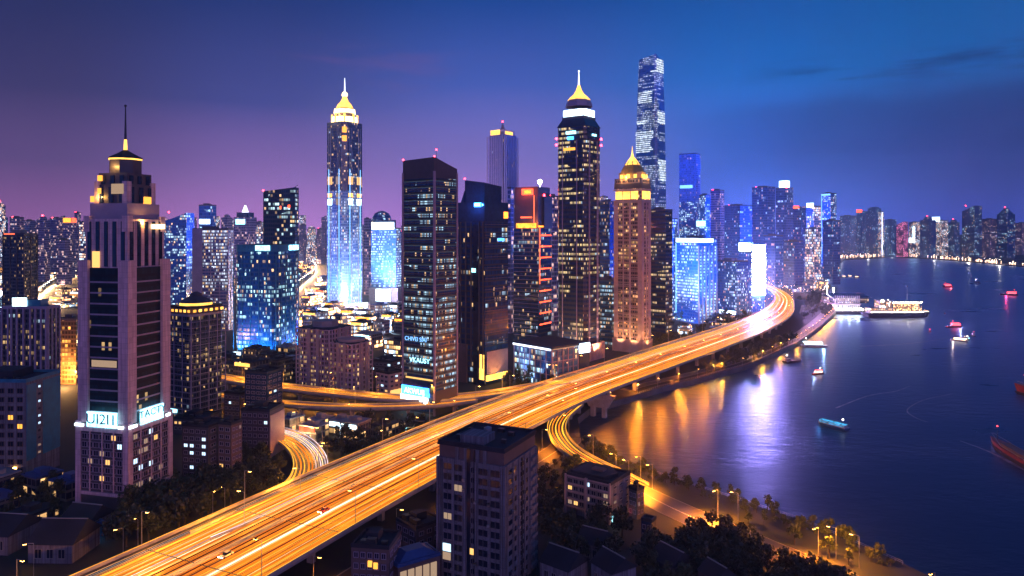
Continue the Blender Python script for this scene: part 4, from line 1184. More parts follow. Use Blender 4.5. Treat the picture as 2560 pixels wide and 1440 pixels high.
# --- tower with the blue lamp sign
b = Bld('office_tower', 'black stepped tower with one glowing blue sign near its top', 1146, 1212, 1270, 515, 1.0)
zt = b.z(505)
b.block('facade', 0, zt, FA['black'])
b.block('upper_stage', zt, b.z(452), M['navy_glass'], f=.74, tz=[b.z(446), b.z(455), b.z(462), b.z(452)])
b.part('shoulder', MB().prism([(-b.a * .5, -b.b * .4), (-b.a * .36, -b.b * .4), (-b.a * .36, b.b * .4), (-b.a * .5, b.b * .4)], zt - .1, zt + 1, tz=[zt + .3, zt + 9, zt + 9, zt + .3]), M['navy_glass'])
b.light(-b.a * .37, -b.b * .37, b.z(446) + 1, .6)
b.block('attic', zt - 14, zt + .2, M['navy_glass'], f=1.01)
b.panel('roof_sign', 'L', .25, .75, b.z(517), b.z(506), M['sign_blue'], d1=.6, f=1.01)
b.panel('roof_sign', 'L', .3, .7, b.z(515), b.z(508), M['sign_cyan'], d1=.8, f=1.01)
lamp('sign_glow_lamp', 'POINT', 9000, (.05, .3, 1), b.root, (b.a * .25, -b.b / 2 - 5, b.z(511)), radius=.6)
b.panel('amber_lamp', 'R', .6, .95, b.z(545), b.z(528), M['sign_orange'], d1=.5, f=1.01)
mb = MB()
for u in (-.8, -.4, 0, .62, .9): b.on(mb, 'L', u - .03, u + .03, 12, zt - 14, .1, 1.0)
b.part('wall_fin', mb, M['stone_dark'])
b.part('slot_recess', b.on(MB(), 'L', .16, .5, 0, zt - 16, .05, .5), M['black_glass'])
b.panel('blue_lamp', 'L', .1, .35, b.z(682), b.z(672), M['sign_cyan'], d1=1.2)
b.panel('lit_sign', 'R', .1, .6, b.z(603), b.z(596), M['sign_blue'], d1=.5)
b.lattice(14, zt - 16, 0, 7.8, .4, M['stone_dark'], wh=.5, faces='R')
b.panel('lit_wall', 'R', -.9, .9, 8, 24, M['stone_tan'], d1=1.0); b.panel('light_band', 'R', -.9, .9, 3, 7, M['gold_light'], d1=1.2)
b.panel('brown_wall', 'L', -1, -.3, 0, 28, M['render_brown'], d1=1.4)
b.panel('lit_stair', 'L', .62, .95, 4, 22, M['gold_light'], d1=.5)
lamp('base_floodlight', 'SPOT', 16000, (1, .45, .12), b.root, (b.a / 2 + 10, -4, 3), (R(150), 0, R(90)), angle=90)

# --- grey ribbed tower with gold top, behind
b = tower('slim grey-violet ribbed tower with golden lit top behind the black stepped tower', 1218, 1262, 1295, 1100, 335, 'violet', 1.0, kit=False, cut=5)
b.lattice(0, b.zt - 2, 4.5, 0, 1.0, M['stone_violet'], f=.985, wv=1.2)
b.block('crown', b.zt, b.z(322), M['stone_tan'], f=.8); b.panel('crown_light', 'L', -.75, .3, b.zt + .5, b.z(322), M['gold_light'], d1=.5, f=.81); b.panel('crown_light', 'R', -.7, .4, b.zt + .5, b.z(326), M['gold_light'], d1=.5, f=.81)
b.part('spire', MB().lathe([(6, b.z(322)), (2.5, b.z(314)), (.8, b.z(300))], 8), M['stone_tan'])
b.light(0, 0, b.z(298), 1.2)

# --- dark tower with red and orange signs
b = Bld('office_tower', 'dark tower with red rooftop sign, orange ledge and glowing red edge', 1284, 1346, 1378, 690, .9)
zt = b.z(497)
b.block('facade', 0, b.z(572), FA['black'])
b.block('upper_stage', b.z(572), b.z(466), M['stone_dark'], f=.93)
b.part('rear_stage', MB().box(b.a * .1, -b.b * .1, b.z(572), b.a * .53, b.b * .52, b.z(490)), M['stone_dark'])
b.panel('roof_sign', 'L', -.35, .55, b.z(486), b.z(471), M['sign_red'], d1=.6, f=.93); b.panel('roof_sign', 'L', -.15, .4, b.z(483), b.z(475), M['sign_orange'], d1=.9, f=.93)
b.panel('ledge_light', 'L', -.75, .8, b.z(570), b.z(558), M['sign_orange'], d1=1.5, f=.95); b.panel('ledge_light', 'R', -.95, .9, b.z(568), b.z(564), M['sign_orange'], d1=.8, f=.95)
b.part('sign_cable', b.on(MB(), 'L', .6, .66, b.z(560), b.z(488), 0, .5, .93), M['led_red'])
b.part('edge_light', b.on(b.on(MB(), 'R', -.86, -.8, 60, b.z(568), 0, .5), 'L', -.45, .45, b.z(545), b.z(541), 0, .5, .93), M['led_red'])
mb = MB()
for i in range(9): b.on(mb, 'R', -.8, .95, b.z(590 + i * 28), b.z(587 + i * 28), 0, .5)
b.part('edge_band', mb, M['sign_red'])
b.lattice(10, b.z(580), 0, 3.9, .4, M['stone_violet'], wh=.4, faces='L')
b.part('roof_lamp', MB().tube((b.a * .3, 0, b.z(490)), (b.a * .3, 0, b.z(455)), .4).ball((b.a * .3, 0, b.z(452)), 2.2), M['white_lamp'])
b.light(b.a * .45, 0, b.z(487), 1.6)
lamp('sign_glow_lamp', 'POINT', 16000, (1, .1, .03), b.root, (0, -b.b / 2 - 6, b.z(478)), radius=.6)
lamp('sign_glow_lamp', 'POINT', 16000, (1, .2, .04), b.root, (b.a * .4, -b.b / 2 - 6, b.z(560)), radius=.6)
tower('pale pinkish narrow slab glimpsed between the black stepped tower and the red-signed tower', 1268, 1278, 1284, 780, 470, 'far_violet', 1.0, kit=False)
tower('blue-violet slab squeezed between the red-signed tower and the white-crowned tower', 1370, 1384, 1396, 800, 492, 'far_violet', 1.0, red=True)

# --- white-crowned black tower
b = Bld('landmark_tower', 'tall black tower with stone corner piers, blazing white crown ring and golden spire', 1391, 1464, 1503, 610, .9)
zt = b.z(312)
b.block('facade', 0, zt, FA['black_warm'], cut=2.5)
ha, hb = b.a / 2, b.b / 2
for sx, sy in ((1, -1), (-1, -1), (1, 1), (-1, 1)):
    mb = MB()
    for o in (0, 2.6, 5.2):
        mb.box(sx * (ha - 6.6 + o), sy * (hb - .4 - o * .9), 0, sx * (ha - 5.0 + o), sy * (hb - 2.6 - o * .9), zt - (16, 4, 16)[int(o / 2.6)])
    b.part('corner_pier', mb, M['stone_violet'])
mb = MB()
for fc in 'LRBK':
    for u in (-.56, .42): b.on(mb, fc, u - .02, u + .02, 8, zt - 12, .1, .7)
b.part('facade_frame', mb, M['stone_violet'])
b.block('shoulder', zt, b.z(292), M['navy_glass'], f=.98, ftop=.74)
b.block('crown_band', b.z(292), b.z(285), M['stone_dark'], f=.74)
b.block('crown_ring', b.z(285), b.z(268), M['sign_white'], f=.78, cut=3)
def zc(y): return zof(y, 628)
r0 = ha * .82
b.part('crown_drum', MB().lathe([(r0, zc(268)), (r0 * .93, zc(258)), (r0 * .8, zc(250))], 8, rot=R(22.5)), M['stone_violet'])
b.part('crown_light', MB().lathe([(r0 * .84, zc(250)), (r0 * .62, zc(242))], 8, rot=R(22.5)), M['gold_light'])
b.part('crown_roof', MB().lathe([(r0 * .62, zc(242)), (r0 * .36, zc(234)), (r0 * .2, zc(224)), (r0 * .08, zc(212))], 8, rot=R(22.5)), M['gold_light'])  # roof and spire glow by themselves; the lit look is put in
b.part('spire', MB().tube((0, 0, zc(214)), (0, 0, zc(177)), .9, .3).ball((0, 0, zc(177)), .8, n=6), M['led_white'])
b.panel('lit_sign', 'L', -.3, .35, b.z(332), b.z(324), M['sign_cyan'], d1=.8); b.panel('lit_sign', 'L', -.2, .2, b.z(346), b.z(338), M['sign_blue'], d1=.8); b.panel('lit_sign', 'L', -.5, .3, b.z(373), b.z(366), M['lit_amber'], d1=.4)
b.panel('lit_sign', 'R', -.2, .3, b.z(336), b.z(331), M['sign_cyan'], d1=.8)
for sx, y in ((-1, 340), (-1, 356), (1, 340), (1, 356)): b.light(sx * ha, -hb if sx < 0 else hb, b.z(y), 1.0)
for i, (x, y, rz) in enumerate(((0, -hb - 9, 0), (ha + 9, 0, R(90)))):
    lamp('base_floodlight', 'SPOT', 200000, (1, .5, .25), b.root, (x, y, 3), (R(160), 0, rz), angle=80)
b.block('podium', 0, 14, M['stone_tan'], f=1.12)
b.lattice(0, 14, 5, 7, .8, M['stone_tan'], f=1.12, wv=.8, wh=.8, name='podium_frame')

# --- gold-domed stone tower
b = Bld('landmark_tower', 'warm stone tower with golden domed crown, lit loggia and small spire', 1536, 1604, 1626, 650, .55)
zt = b.z(444)
b.block('facade', 0, zt, FA['gold'], cut=2)
ha, hb = b.a / 2, b.b / 2
for sx, sy in ((1, -1), (-1, -1), (1, 1), (-1, 1)):
    x, y = sx * (ha - 1.8), sy * (hb - 1.8)
    b.part('corner_pier', MB().box(x - 2.2, y - 2.2, 0, x + 2.2, y + 2.2, zt - 20), M['stone_tan'])
b.part('facade_frame', b.on(b.on(b.on(MB(), 'L', .1, .25, 0, zt - 20, .1, .9), 'L', -.34, -.28, 0, zt - 20, .1, .6), 'R', -.1, .1, 0, zt - 20, .1, .9), M['stone_tan'])
b.lattice(14, zt - 22, 0, 7.0, .7, M['stone_tan'], wh=.6)
b.block('loggia_sill', b.z(503), b.z(499), M['stone_tan'], f=1.06)
for fc, us in (('L', (-.9, -.33, .25)), ('R', (-.9, 0.02))):
    for u in us: b.panel('loggia_light', fc, u, u + (.5 if fc == 'L' else .85), b.z(497), b.z(477), M['gold_light'], d1=.5)
b.block('loggia_cornice', b.z(474), b.z(471), M['stone_tan'], f=1.06)
b.block('dark_attic', b.z(470), b.z(444), M['stone_dark'], f=1.02, ftop=.98)
def zc(y): return zof(y, 668)
b.block('crown_drum', b.z(444), zc(432), M['gold_paint'], f=.88, cut=4)
for fc in 'LR':
    for u in (-.6, -.1, .4): b.panel('crown_lamp', fc, u, u + .22, b.z(443), b.z(434), M['gold_light'], d1=.4, f=.88)
r0 = ha * .82
b.part('dome_roof', MB().lathe([(r0, zc(432)), (r0 * .92, zc(424)), (r0 * .74, zc(416)), (r0 * .62, zc(413))], 8, rot=R(22.5), sy=hb / ha * 1.0), M['gold_paint'])
b.part('crown_roof', MB().lathe([(r0 * .66, zc(413)), (r0 * .4, zc(402)), (r0 * .12, zc(392)), (r0 * .1, zc(386))], 8, rot=R(22.5), sy=hb / ha), M['gold_light'])  # roof emits; its lit gold is put into the material
mb = MB()
for i in range(8):
    t = R(45 * i + 22.5)
    mb.tube((r0 * .66 * math.cos(t), hb / ha * r0 * .66 * math.sin(t), zc(413)), (0, 0, zc(390)), .45, .3, 4)
b.part('roof_rib', mb, M['stone_dark'])
b.part('spire', MB().tube((0, 0, zc(388)), (0, 0, zc(366)), .8, .15), M['gold_light'])
lamp('crown_floodlight', 'POINT', 9000, (1, .55, .15), b.root, (-ha * .3, -hb - 2.5, b.z(440)), radius=.5)
lamp('crown_floodlight', 'POINT', 9000, (1, .55, .15), b.root, (ha + 2.5, 0, b.z(440)), radius=.5)
for i, (x, y, rz) in enumerate(((-ha * .5, -hb - 8, 0), (ha * .5, -hb - 8, 0), (ha + 8, 0, R(90)))):
    lamp('base_floodlight', 'SPOT', 45000, (1, .5, .2), b.root, (x, y, 3), (R(162), 0, rz), angle=75)
b.block('podium', 0, 12, M['stone_tan'], f=1.12)

tower('plain dark blue slab tower right of the gold-domed tower', 1622, 1664, 1681, 715, 526, 'black_warm', .7)
tower('dark blue tower seen in the gap left of the gold-domed tower', 1498, 1524, 1542, 800, 505, 'black', .8)
b = tower('low dark office block in the gap below the dark blue tower', 1500, 1530, 1545, 690, 700, 'navy', .8)

# --- the super tall tower
b = Bld('super_tall_tower', 'tallest tapering glass tower with white lit floor bands and cut slanted top', 1585, 1642, 1669, 1700, .8)
zt = b.z(150)
ha, hb = b.a / 2, b.b / 2
M['floor_white'] = glow_panel('lit_floor_white', (.8, .92, 1), 1.7, .12, .25, False)
mb = MB(); prof = [(0, 1.0), (.2, .995), (.4, .97), (.6, .93), (.8, .87), (.92, .81), (1, .75)]
base = b.rect(1.0, cut=5)
for (t0, f0), (t1, f1) in zip(prof[:-1], prof[1:]):
    p0 = [(x * f0, y * f0) for x, y in base]; p1 = [(x * f1, y * f1) for x, y in base]
    if t1 < 1: mb.prism(p0, zt * t0, zt * t1, top=p1)
    else: mb.prism(p0, zt * t0, zt, top=p1, tz=[b.z(139), b.z(133), b.z(130), b.z(150), b.z(153), b.z(148), b.z(143), b.z(141)])
b.part('facade', mb, FA['super'])
for y0, y1, u0, u1 in ((252, 220, -.75, .62), (378, 322, -.93, .68), (305, 292, -.85, .2), (176, 168, .3, .8)):
    for k in range(int((y0 - y1) / 5)):
        y = y0 - k * 5; f = 1 - .25 * max(0, (b.z(y) / zt - .3) / .7) ** 1.5
        b.panel('lit_floor', 'L', u0 + rnd.uniform(0, .1), u1 - rnd.uniform(0, .3), b.z(y), b.z(y - 2.6), M['floor_white'], d0=3, d1=.7, f=f + .008)
for y0, y1 in ((176, 140), (305, 272), (450, 396)):
    for k in range(int((y0 - y1) / 6)):
        y = y0 - k * 6; f = 1 - .25 * max(0, (b.z(y) / zt - .3) / .7) ** 1.5
        b.panel('lit_floor', 'R', -.7 + rnd.uniform(0, .3), .7, b.z(y), b.z(y - 4), M['floor_white'], d0=3, d1=.7, f=f + .008)

# --- round-cornered apartment pair, centre left
def flats(label, xl, xc, xr, D, ytop, ratio):
    b = Bld('apartment_block', label, xl, xc, xr, D, ratio, cat='apartment block')
    zt = b.z(ytop)
    b.block('wall', 0, zt, FA['flat'], cut=4)
    b.lattice(0, zt, 3.2, 3.1, .9, M['stone_pink'], wv=.3, wh=.35)
    mb = MB()
    for fc in 'LR':
        for u in (-.2, .35): b.on(mb, fc, u - .1, u + .1, 0, zt + .6, .1, 1.3)
    b.part('stair_bay', mb, M['stone_tan'])
    b.block('roof_slab', zt, zt + .8, M['roof_dark'], f=1.04, cut=4)
    return b, zt
b, zt = flats('taller pinkish gridded apartment block with a rounded white roof house, behind the ramp bridge', 742, 822, 882, 505, 826, 1.0)
b.part('roof_house', MB().prism(b.rect(.62, cut=5), zt + .8, zt + 5), M['concrete'])
b, zt = flats('lower pinkish gridded apartment block with a ring-shaped roof rim by the ramp bridge', 826, 880, 930, 478, 862, 1.0)
b.part('roof_rim', MB().lathe([(b.a * .46, zt + .7), (b.a * .48, zt + 2.6), (b.a * .42, zt + 2.6), (b.a * .42, zt + .9)], 24, sy=b.b / b.a), M['stone_tan'])
small_block('dark flat office block right of the gridded apartment pair', 925, 980, 1012, 975, 905, M['stone_dark'], win=(5, 3, 4), litp=.2)
q = small_block('small pale block with a lit orange shop front beside the navy tower foot', 940, 972, 1010, 1000, 935, M['stone_tan'], win=(3, 3, 5), litp=.2, lit=[M['lit_warm'], M['lit_cool']])
q.panel('shop_window', 'R', -.8, .9, 1, 6, M['lit_warm'], d1=.4)

# --- glass hall with white eaves, left of the white-crowned tower
b = Bld('glass_hall', 'low blue glass hall with white eaves and flat navy roof beside the viaduct', 1284, 1380, 1472, 505, .95, cat='hall')
zt = b.z(873)
f_hall = facade('hall_glass_wall', 2.2, 4.2, .45, .2, 2.0, .1, (.02, .12, .3), (.05, .1, .25), ccol=(.55, .85, 1), block=3)
b.block('facade', 0, zt, f_hall, f=.98)
b.lattice(0, zt, 5.5, 8.4, .7, M['stone_violet'], f=.98, wv=.4, wh=.4)
b.block('roof_slab', zt, zt + 1.4, M['navy_glass'], f=1.03)
b.panel('eaves_light', 'L', -1.0, .95, zt - 1.3, zt + .1, M['led_white'], d1=.8, f=1.0)
b.panel('eaves_light', 'R', -.98, .2, zt - .7, zt + .0, M['lit_dim'], d1=.8, f=1.0)
b.panel('wall_sign', 'R', .45, 1.0, zt - 6, zt + 1, M['sign_white'], d1=1.2, f=1.0)
b.panel('curtain_wall', 'R', .42, 1.0, 4, zt - 6, M['navy_glass'], d1=.8, f=1.0)
lamp('base_floodlight', 'SPOT', 50000, (.2, .5, 1), b.root, (0, -b.b / 2 - 8, 3), (R(150), 0, 0), angle=110)

# --- right of centre: blue business quarter
b = tower('tall pale blue glass tower with translucent upper half behind the white-signed block', 1698, 1740, 1751, 1500, 384, facade('clear_blue_glass_wall', 3, 4.5, .03, .01, 1.6, .2, (.08, .2, .62), (.1, .22, .6), ccol=(.6, .9, 1), rough=.25), .8, kit=False)
b.panel('lit_floor', 'L', -.9, .6, b.z(470), b.z(462), M['led_blue'], d1=1)
b.part('lower_wall', b.on(b.on(MB(), 'L', -1, 1, 0, b.z(505), 0, 1.2), 'R', -1, 1, 0, b.z(505), 0, 1.2), FA['blue'])
b = tower('bright cyan lit block with a long white roof sign beside the curving viaduct', 1690, 1746, 1791, 860, 598, 'bright_blue', .8)
b.panel('roof_sign', 'L', -.95, .98, b.z(606), b.z(596), M['sign_white'], d1=1); b.panel('roof_sign', 'R', -.98, .6, b.z(606), b.z(597), M['sign_white'], d1=1)
mb = MB()
for u in (-.98, -.6, -.2, .2, .6, .98): b.on(mb, 'R', u - .06, u + .06, 0, b.zt - 8, .1, 1.4)
b.part('wall_rib', mb, M['metal_pale'])
b.part('edge_light', b.on(MB(), 'L', -1.0, -.95, 4, b.zt - 6, 0, .8), M['led_blue'])
for x, y, rz, cc in ((0, -b.b / 2 - 14, 0, (.25, .7, 1)), (b.a / 2 + 14, -b.b * .2, R(90), (.8, .8, 1)), (b.a / 2 + 14, b.b * .3, R(90), (.8, .8, 1))):
    lamp('base_floodlight', 'SPOT', 160000, cc, b.root, (x, y, 4), (R(160), 0, rz), angle=75, radius=1)
tower('slim tower edged with cold light left of the white-signed block', 1678, 1688, 1694, 900, 548, 'bright_blue', .8, kit=False)
b = tower('deep blue office block with scattered lit floors left of the white screen', 1788, 1842, 1870, 935, 655, 'blue', .8)
b.panel('entrance_light', 'L', -.6, .9, 2, 7, M['sign_white'], d1=.6)
lamp('haze_fill_light', 'SPOT', 2.4e7, (.03, .2, 1), b.root, (-b.a * .2, b.b / 2 + 40, 30), (R(180), 0, 0), radius=3, angle=150)  # added uplight behind the block, turns the haze blue
b = Bld('screen_building', 'violet block whose end wall is one tall blazing white screen', 1846, 1881, 1912, 985, .9, cat='office block')
zt = b.z(632)
b.block('facade', 0, zt, FA['blue']); b.parapet(zt, 2)
M['screen'] = glow_panel('white_violet_screen', (.68, .4, 1), 480.0, .05, .8)
M['screen_frame'] = glow_panel('white_blue_screen', (.45, .75, 1), 22.0, .05, .8)
b.panel('screen', 'R', -.98, .98, b.z(738), b.z(632), M['screen'], d1=1.2)
b.panel('screen', 'R', -.98, .98, b.z(629), b.z(612), M['screen_frame'], d1=1.2)
b.panel('screen', 'L', -.85, .8, b.z(628), b.z(608), M['screen_frame'], d1=1.2)
b.panel('screen_rim', 'R', -1.0, 1.0, b.z(631.5), b.z(629.5), M['metal_dark'], d1=1.4)
lamp('screen_spill', 'AREA', 400000, (.1, .2, 1), b.root, (b.a / 2 + 3, 0, b.z(690)), (R(90), 0, R(90)), size=(b.b * .8, 50))  # added area light, boosts the screen's blue spill into the haze
lamp('screen_fill_light', 'POINT', 300000, (.5, .24, 1), b.root, (b.a / 2 + 14, -4, 50), radius=9)  # added violet light to broaden the screen's reflection in the water
b = tower('small dark tower with a glowing cyan roof box behind the white-signed block', 1748, 1764, 1776, 1250, 488, 'blue', 1)
b.panel('roof_sign', 'L', -1, 1, b.z(566), b.z(552), M['sign_cyan'], d1=8)
tower('pale violet tower with rounded top behind the blue quarter', 1776, 1800, 1811, 1500, 476, 'far_violet', .8, red=True)
b = tower('wide dark blue block with red roof lamp behind the blue quarter', 1808, 1850, 1880, 1600, 514, 'far_blue', .8, red=True)
b = tower('broad navy tower with stepped shoulder and red lamp above the white screen', 1880, 1918, 1938, 1480, 468, 'far_blue', .7, red=True)
b = tower('navy tower topped by a bright white lantern box', 1939, 1966, 1983, 1520, 470, 'far_blue', .8)
b.part('lantern', MB().box(-b.a * .3, -b.b * .3, b.zt + 1, b.a * .3, b.b * .3, b.zt + 16), M['sign_white']); b.light(b.a / 2, -b.b / 2, b.zt + 2, 2)
b = tower('blue tower with a red roof sign right of the lantern tower', 1980, 2002, 2016, 1560, 520, 'far_blue', .8)
b.panel('roof_sign', 'L', -.7, .6, b.zt - 1, b.zt + 5, M['sign_red'], d1=1)
b = tower('blue tower with a white roof sign near the point', 2006, 2034, 2052, 1620, 516, 'far_lit', .8)
b.panel('roof_sign', 'L', -.2, 1, b.zt - 2, b.zt + 8, M['sign_white'], d1=1)
b = tower('narrow tower edged in cyan light at the end of the point', 2054, 2076, 2091, 1600, 484, 'blue', .9)
b.part('edge_light', b.on(b.on(MB(), 'L', -1, -.93, 60, b.zt, 0, 1), 'L', -1, 1, b.zt - 4, b.zt, 0, 1), M['led_blue'])
lamp('haze_fill_light', 'SPOT', 1.4e7, (.03, .16, 1), b.root, (-b.a, -b.b / 2 - 60, 10), (R(180), 0, 0), radius=3, angle=140)  # added blue uplight for haze glow over the point
tower('dark slab standing last on the point by the water', 2056, 2082, 2101, 1500, 552, 'far_blue', .9, kit=True)
tower('mid-blue tower with lit terraces standing low on the point', 2012, 2036, 2054, 1420, 572, 'far_lit', .9)
tower('shadowy blue tower between the screen and the point', 1960, 1986, 2008, 1380, 604, 'far_blue', .9)
tower('blue slab right behind the white screen', 1908, 1938, 1958, 1340, 590, 'far_blue', .9)
# billboard at the tip of the point
q = gp(2068, 706)
b = thing('billboard', 'small cyan white billboard shining over the water at the tip of the point', 'billboard', (q[0], q[1], 0))
MB().tube((-4, 0, 0), (-4, 0, 6), .4).tube((4, 0, 0), (4, 0, 6), .4).build('post', M['metal_dark'], b)
MB().box(-8, -.4, 5, 8, .4, 16).build('panel', M['sign_cyan'], b)

# ------------------------------------------------------------------ far skyline across the water and far left
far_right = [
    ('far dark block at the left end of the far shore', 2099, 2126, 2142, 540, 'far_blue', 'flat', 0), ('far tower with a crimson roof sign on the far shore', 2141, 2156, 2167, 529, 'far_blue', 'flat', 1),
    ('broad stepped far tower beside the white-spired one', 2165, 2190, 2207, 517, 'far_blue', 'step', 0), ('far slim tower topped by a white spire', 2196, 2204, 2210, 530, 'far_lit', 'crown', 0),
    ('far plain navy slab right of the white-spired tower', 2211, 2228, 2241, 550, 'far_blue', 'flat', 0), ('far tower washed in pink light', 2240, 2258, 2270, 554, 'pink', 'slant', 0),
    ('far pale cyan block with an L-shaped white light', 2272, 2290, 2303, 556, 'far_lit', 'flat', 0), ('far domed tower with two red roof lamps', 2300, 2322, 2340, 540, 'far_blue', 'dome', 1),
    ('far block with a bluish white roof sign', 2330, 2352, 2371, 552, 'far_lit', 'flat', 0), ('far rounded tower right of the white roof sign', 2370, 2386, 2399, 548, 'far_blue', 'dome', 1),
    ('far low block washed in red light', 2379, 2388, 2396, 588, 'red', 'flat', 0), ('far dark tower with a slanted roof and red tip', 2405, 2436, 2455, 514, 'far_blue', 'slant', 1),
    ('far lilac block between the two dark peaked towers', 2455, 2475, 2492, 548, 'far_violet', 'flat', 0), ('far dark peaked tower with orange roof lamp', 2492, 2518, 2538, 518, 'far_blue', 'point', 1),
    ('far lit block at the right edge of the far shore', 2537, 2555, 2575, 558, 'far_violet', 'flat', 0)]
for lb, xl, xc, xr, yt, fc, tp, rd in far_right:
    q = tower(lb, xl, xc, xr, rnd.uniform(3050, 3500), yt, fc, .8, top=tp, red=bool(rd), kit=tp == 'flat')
    if 'crimson' in lb: q.panel('roof_sign', 'L', -.9, .9, q.zt - 3, q.zt + 10, M['sign_red'], d1=2)
    if 'L-shaped' in lb: q.panel('light_sign', 'L', .2, .7, 60, q.zt - 20, M['sign_white'], d1=2); q.panel('light_sign', 'L', -.9, .7, 60, 82, M['sign_white'], d1=2)
    if 'bluish white' in lb: q.panel('roof_sign', 'L', -.9, .8, q.zt - 4, q.zt + 18, M['sign_white'], d1=2)
    if 'white spire' in lb: q.panel('edge_light', 'R', -.9, -.5, 10, q.zt, M['led_white'], d1=2)
far_left = [
    ('far pale tower cut by the left edge with red tip', -12, 4, 14, 2300, 504, 'far_lit', 'point', 1), ('far grey block second from the left edge', 24, 44, 60, 1700, 544, 'far_violet', 'flat', 1),
    ('far lilac block with a warm roof lamp', 58, 76, 90, 1800, 552, 'far_violet', 'flat', 0), ('far dark block with rounded top and red lamp', 90, 112, 126, 1600, 540, 'far_violet', 'dome', 1),
    ('far lilac slab with red roof line', 124, 146, 160, 1900, 546, 'far_violet', 'flat', 1), ('far tower with a glowing orange red roof sign', 158, 178, 189, 1750, 548, 'far_violet', 'flat', 0),
    ('far thin tower with a strong red tip', 186, 194, 202, 1900, 532, 'far_violet', 'flat', 1), ('far lit tower just left of the spire tower', 198, 212, 224, 1500, 556, 'far_lit', 'flat', 0),
    ('pale narrow tower just right of the spire tower', 398, 408, 416, 1600, 546, 'far_violet', 'flat', 1), ('violet lit tower low behind the red-line tower', 60, 78, 92, 1400, 600, 'far_lit', 'flat', 0),
    ('lilac slab tower rising behind the dark left tower', 140, 162, 180, 1500, 600, 'far_violet', 'flat', 0), ('far faint tower left of the gold-crowned tower', 748, 758, 766, 2600, 562, 'far_violet', 'flat', 0),
    ('far faint pair-topped tower beside the gold-crowned tower', 768, 780, 790, 2400, 566, 'far_lit', 'step', 0), ('far faint low tower touching the gold-crowned tower', 792, 803, 812, 2500, 572, 'far_violet', 'flat', 1),
    ('far slab right of the pale blue lit tower', 1000, 1006, 1012, 1800, 580, 'far_violet', 'flat', 1), ('far block behind the ribbon-window tower', 470, 480, 492, 1900, 545, 'far_violet', 'flat', 0),
    ('far block between the domed tower and the cyan-signed tower', 574, 582, 590, 2000, 550, 'far_lit', 'flat', 0), ('far blue block in the gap left of the navy tower', 1140, 1146, 1152, 1500, 560, 'far_blue', 'flat', 1),
    ('far blue stub in the gap right of the white-crowned tower', 1500, 1510, 1520, 1700, 492, 'far_lit', 'flat', 0)]
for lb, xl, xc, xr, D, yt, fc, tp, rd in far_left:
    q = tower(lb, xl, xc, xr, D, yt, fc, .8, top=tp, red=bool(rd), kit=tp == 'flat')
    if 'orange red' in lb: q.panel('roof_sign', 'L', -.9, .9, q.zt - 8, q.zt + 3, M['sign_orange'], d1=2); q.panel('roof_sign', 'R', -.9, .9, q.zt - 8, q.zt + 3, M['sign_red'], d1=2)

# a deeper belt of towers that fills the hazy left skyline behind the near ones
frng = random.Random(21)
for i in range(46):
    D = frng.uniform(1900, 3600); xc = -260 + 1700 * (i + frng.random()) / 46; w = frng.uniform(14, 30) * 1900 / D * 1.1
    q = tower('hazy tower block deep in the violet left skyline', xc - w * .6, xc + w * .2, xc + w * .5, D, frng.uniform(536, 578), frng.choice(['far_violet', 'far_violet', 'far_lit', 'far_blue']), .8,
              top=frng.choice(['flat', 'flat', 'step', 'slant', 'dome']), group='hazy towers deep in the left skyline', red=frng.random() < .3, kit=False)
# ------------------------------------------------------------------ low streets of shops and flats between the towers
ROADS = []
for fr_, pad in ((main_fr, 4), (rampA_fr, 3), (rampB_fr, 3), (loop_fr, 4), (slip_fr, 3), (street_fr, 2), (street2_fr, 2), (far_fr, 2), (far2_fr, 2), (river_fr, 2), (under_fr, 1)):
    ROADS += [(f[0].x, f[0].y, f[4] / 2 + pad) for f in fr_[::2]]
def free(x, y, r):
    return all((x - a) ** 2 + (y - c) ** 2 > (r + q) ** 2 for a, c, q in SPOTS) and all((x - a) ** 2 + (y - c) ** 2 > (r + q) ** 2 for a, c, q in ROADS)
def in_river(x, y):
    ins = False; n = len(land_poly)
    for i in range(n):
        (x0, y0), (x1, y1) = land_poly[i], land_poly[(i + 1) % n]
        if (y0 > y) != (y1 > y) and x < (x1 - x0) * (y - y0) / (y1 - y0) + x0: ins = not ins
    return not ins
def filler(label, group, n, x0, x1, y0, y1, hts, mats, size=(9, 16), litroof=.3):
    done = 0
    for _ in range(n * 25):
        if done >= n: break
        px, py = rnd.uniform(x0, x1), rnd.uniform(y0, y1)
        X, Y = gp(px, py)
        w, d = rnd.uniform(*size), rnd.uniform(*size)
        r = math.hypot(w, d) / 2
        if not free(X, Y, r * .8) or in_river(X, Y): continue
        SPOTS.append((X, Y, r))
        t = thing('low_block', label, 'low building', (X, Y, 0), -R(25 + rnd.uniform(-4, 4)), group)
        h = rnd.uniform(*hts)
        mt = FA.get(rnd.choice(mats))
        MB().box(-w / 2, -d / 2, 0, w / 2, d / 2, h).build('wall', mt, t)
        mb = MB().box(-w / 2 - .2, -d / 2 - .2, h, w / 2 + .2, d / 2 + .2, h + .7)
        mb.box(-w * .2, -d * .2, h + .7, w * .25, d * .15, h + 2.6)
        mb.build('roof', rnd.choice([M['roof_dark'], M['roof_dark'], M['roof_blue'], M['concrete']]), t)
        if rnd.random() < litroof:
            MB().box(-w * .4, -d / 2 - .5, h - 2.6, w * .4, -d / 2 - .05, h - .4).build('shop_sign', rnd.choice([M['sign_cyan'], M['sign_white'], M['sign_orange'], M['sign_red'], M['gold_light']]), t)
            if done % 2 == 0: lamp('street_fill_light', 'POINT', 26000 if Y < 700 else 90000, rnd.choice([(1, .5, .18), (1, .55, .25), (.5, .75, 1)]), t, (0, -d / 2 - 4, 5), radius=.6)  # added point light for street glow, no lamp of its own
        done += 1
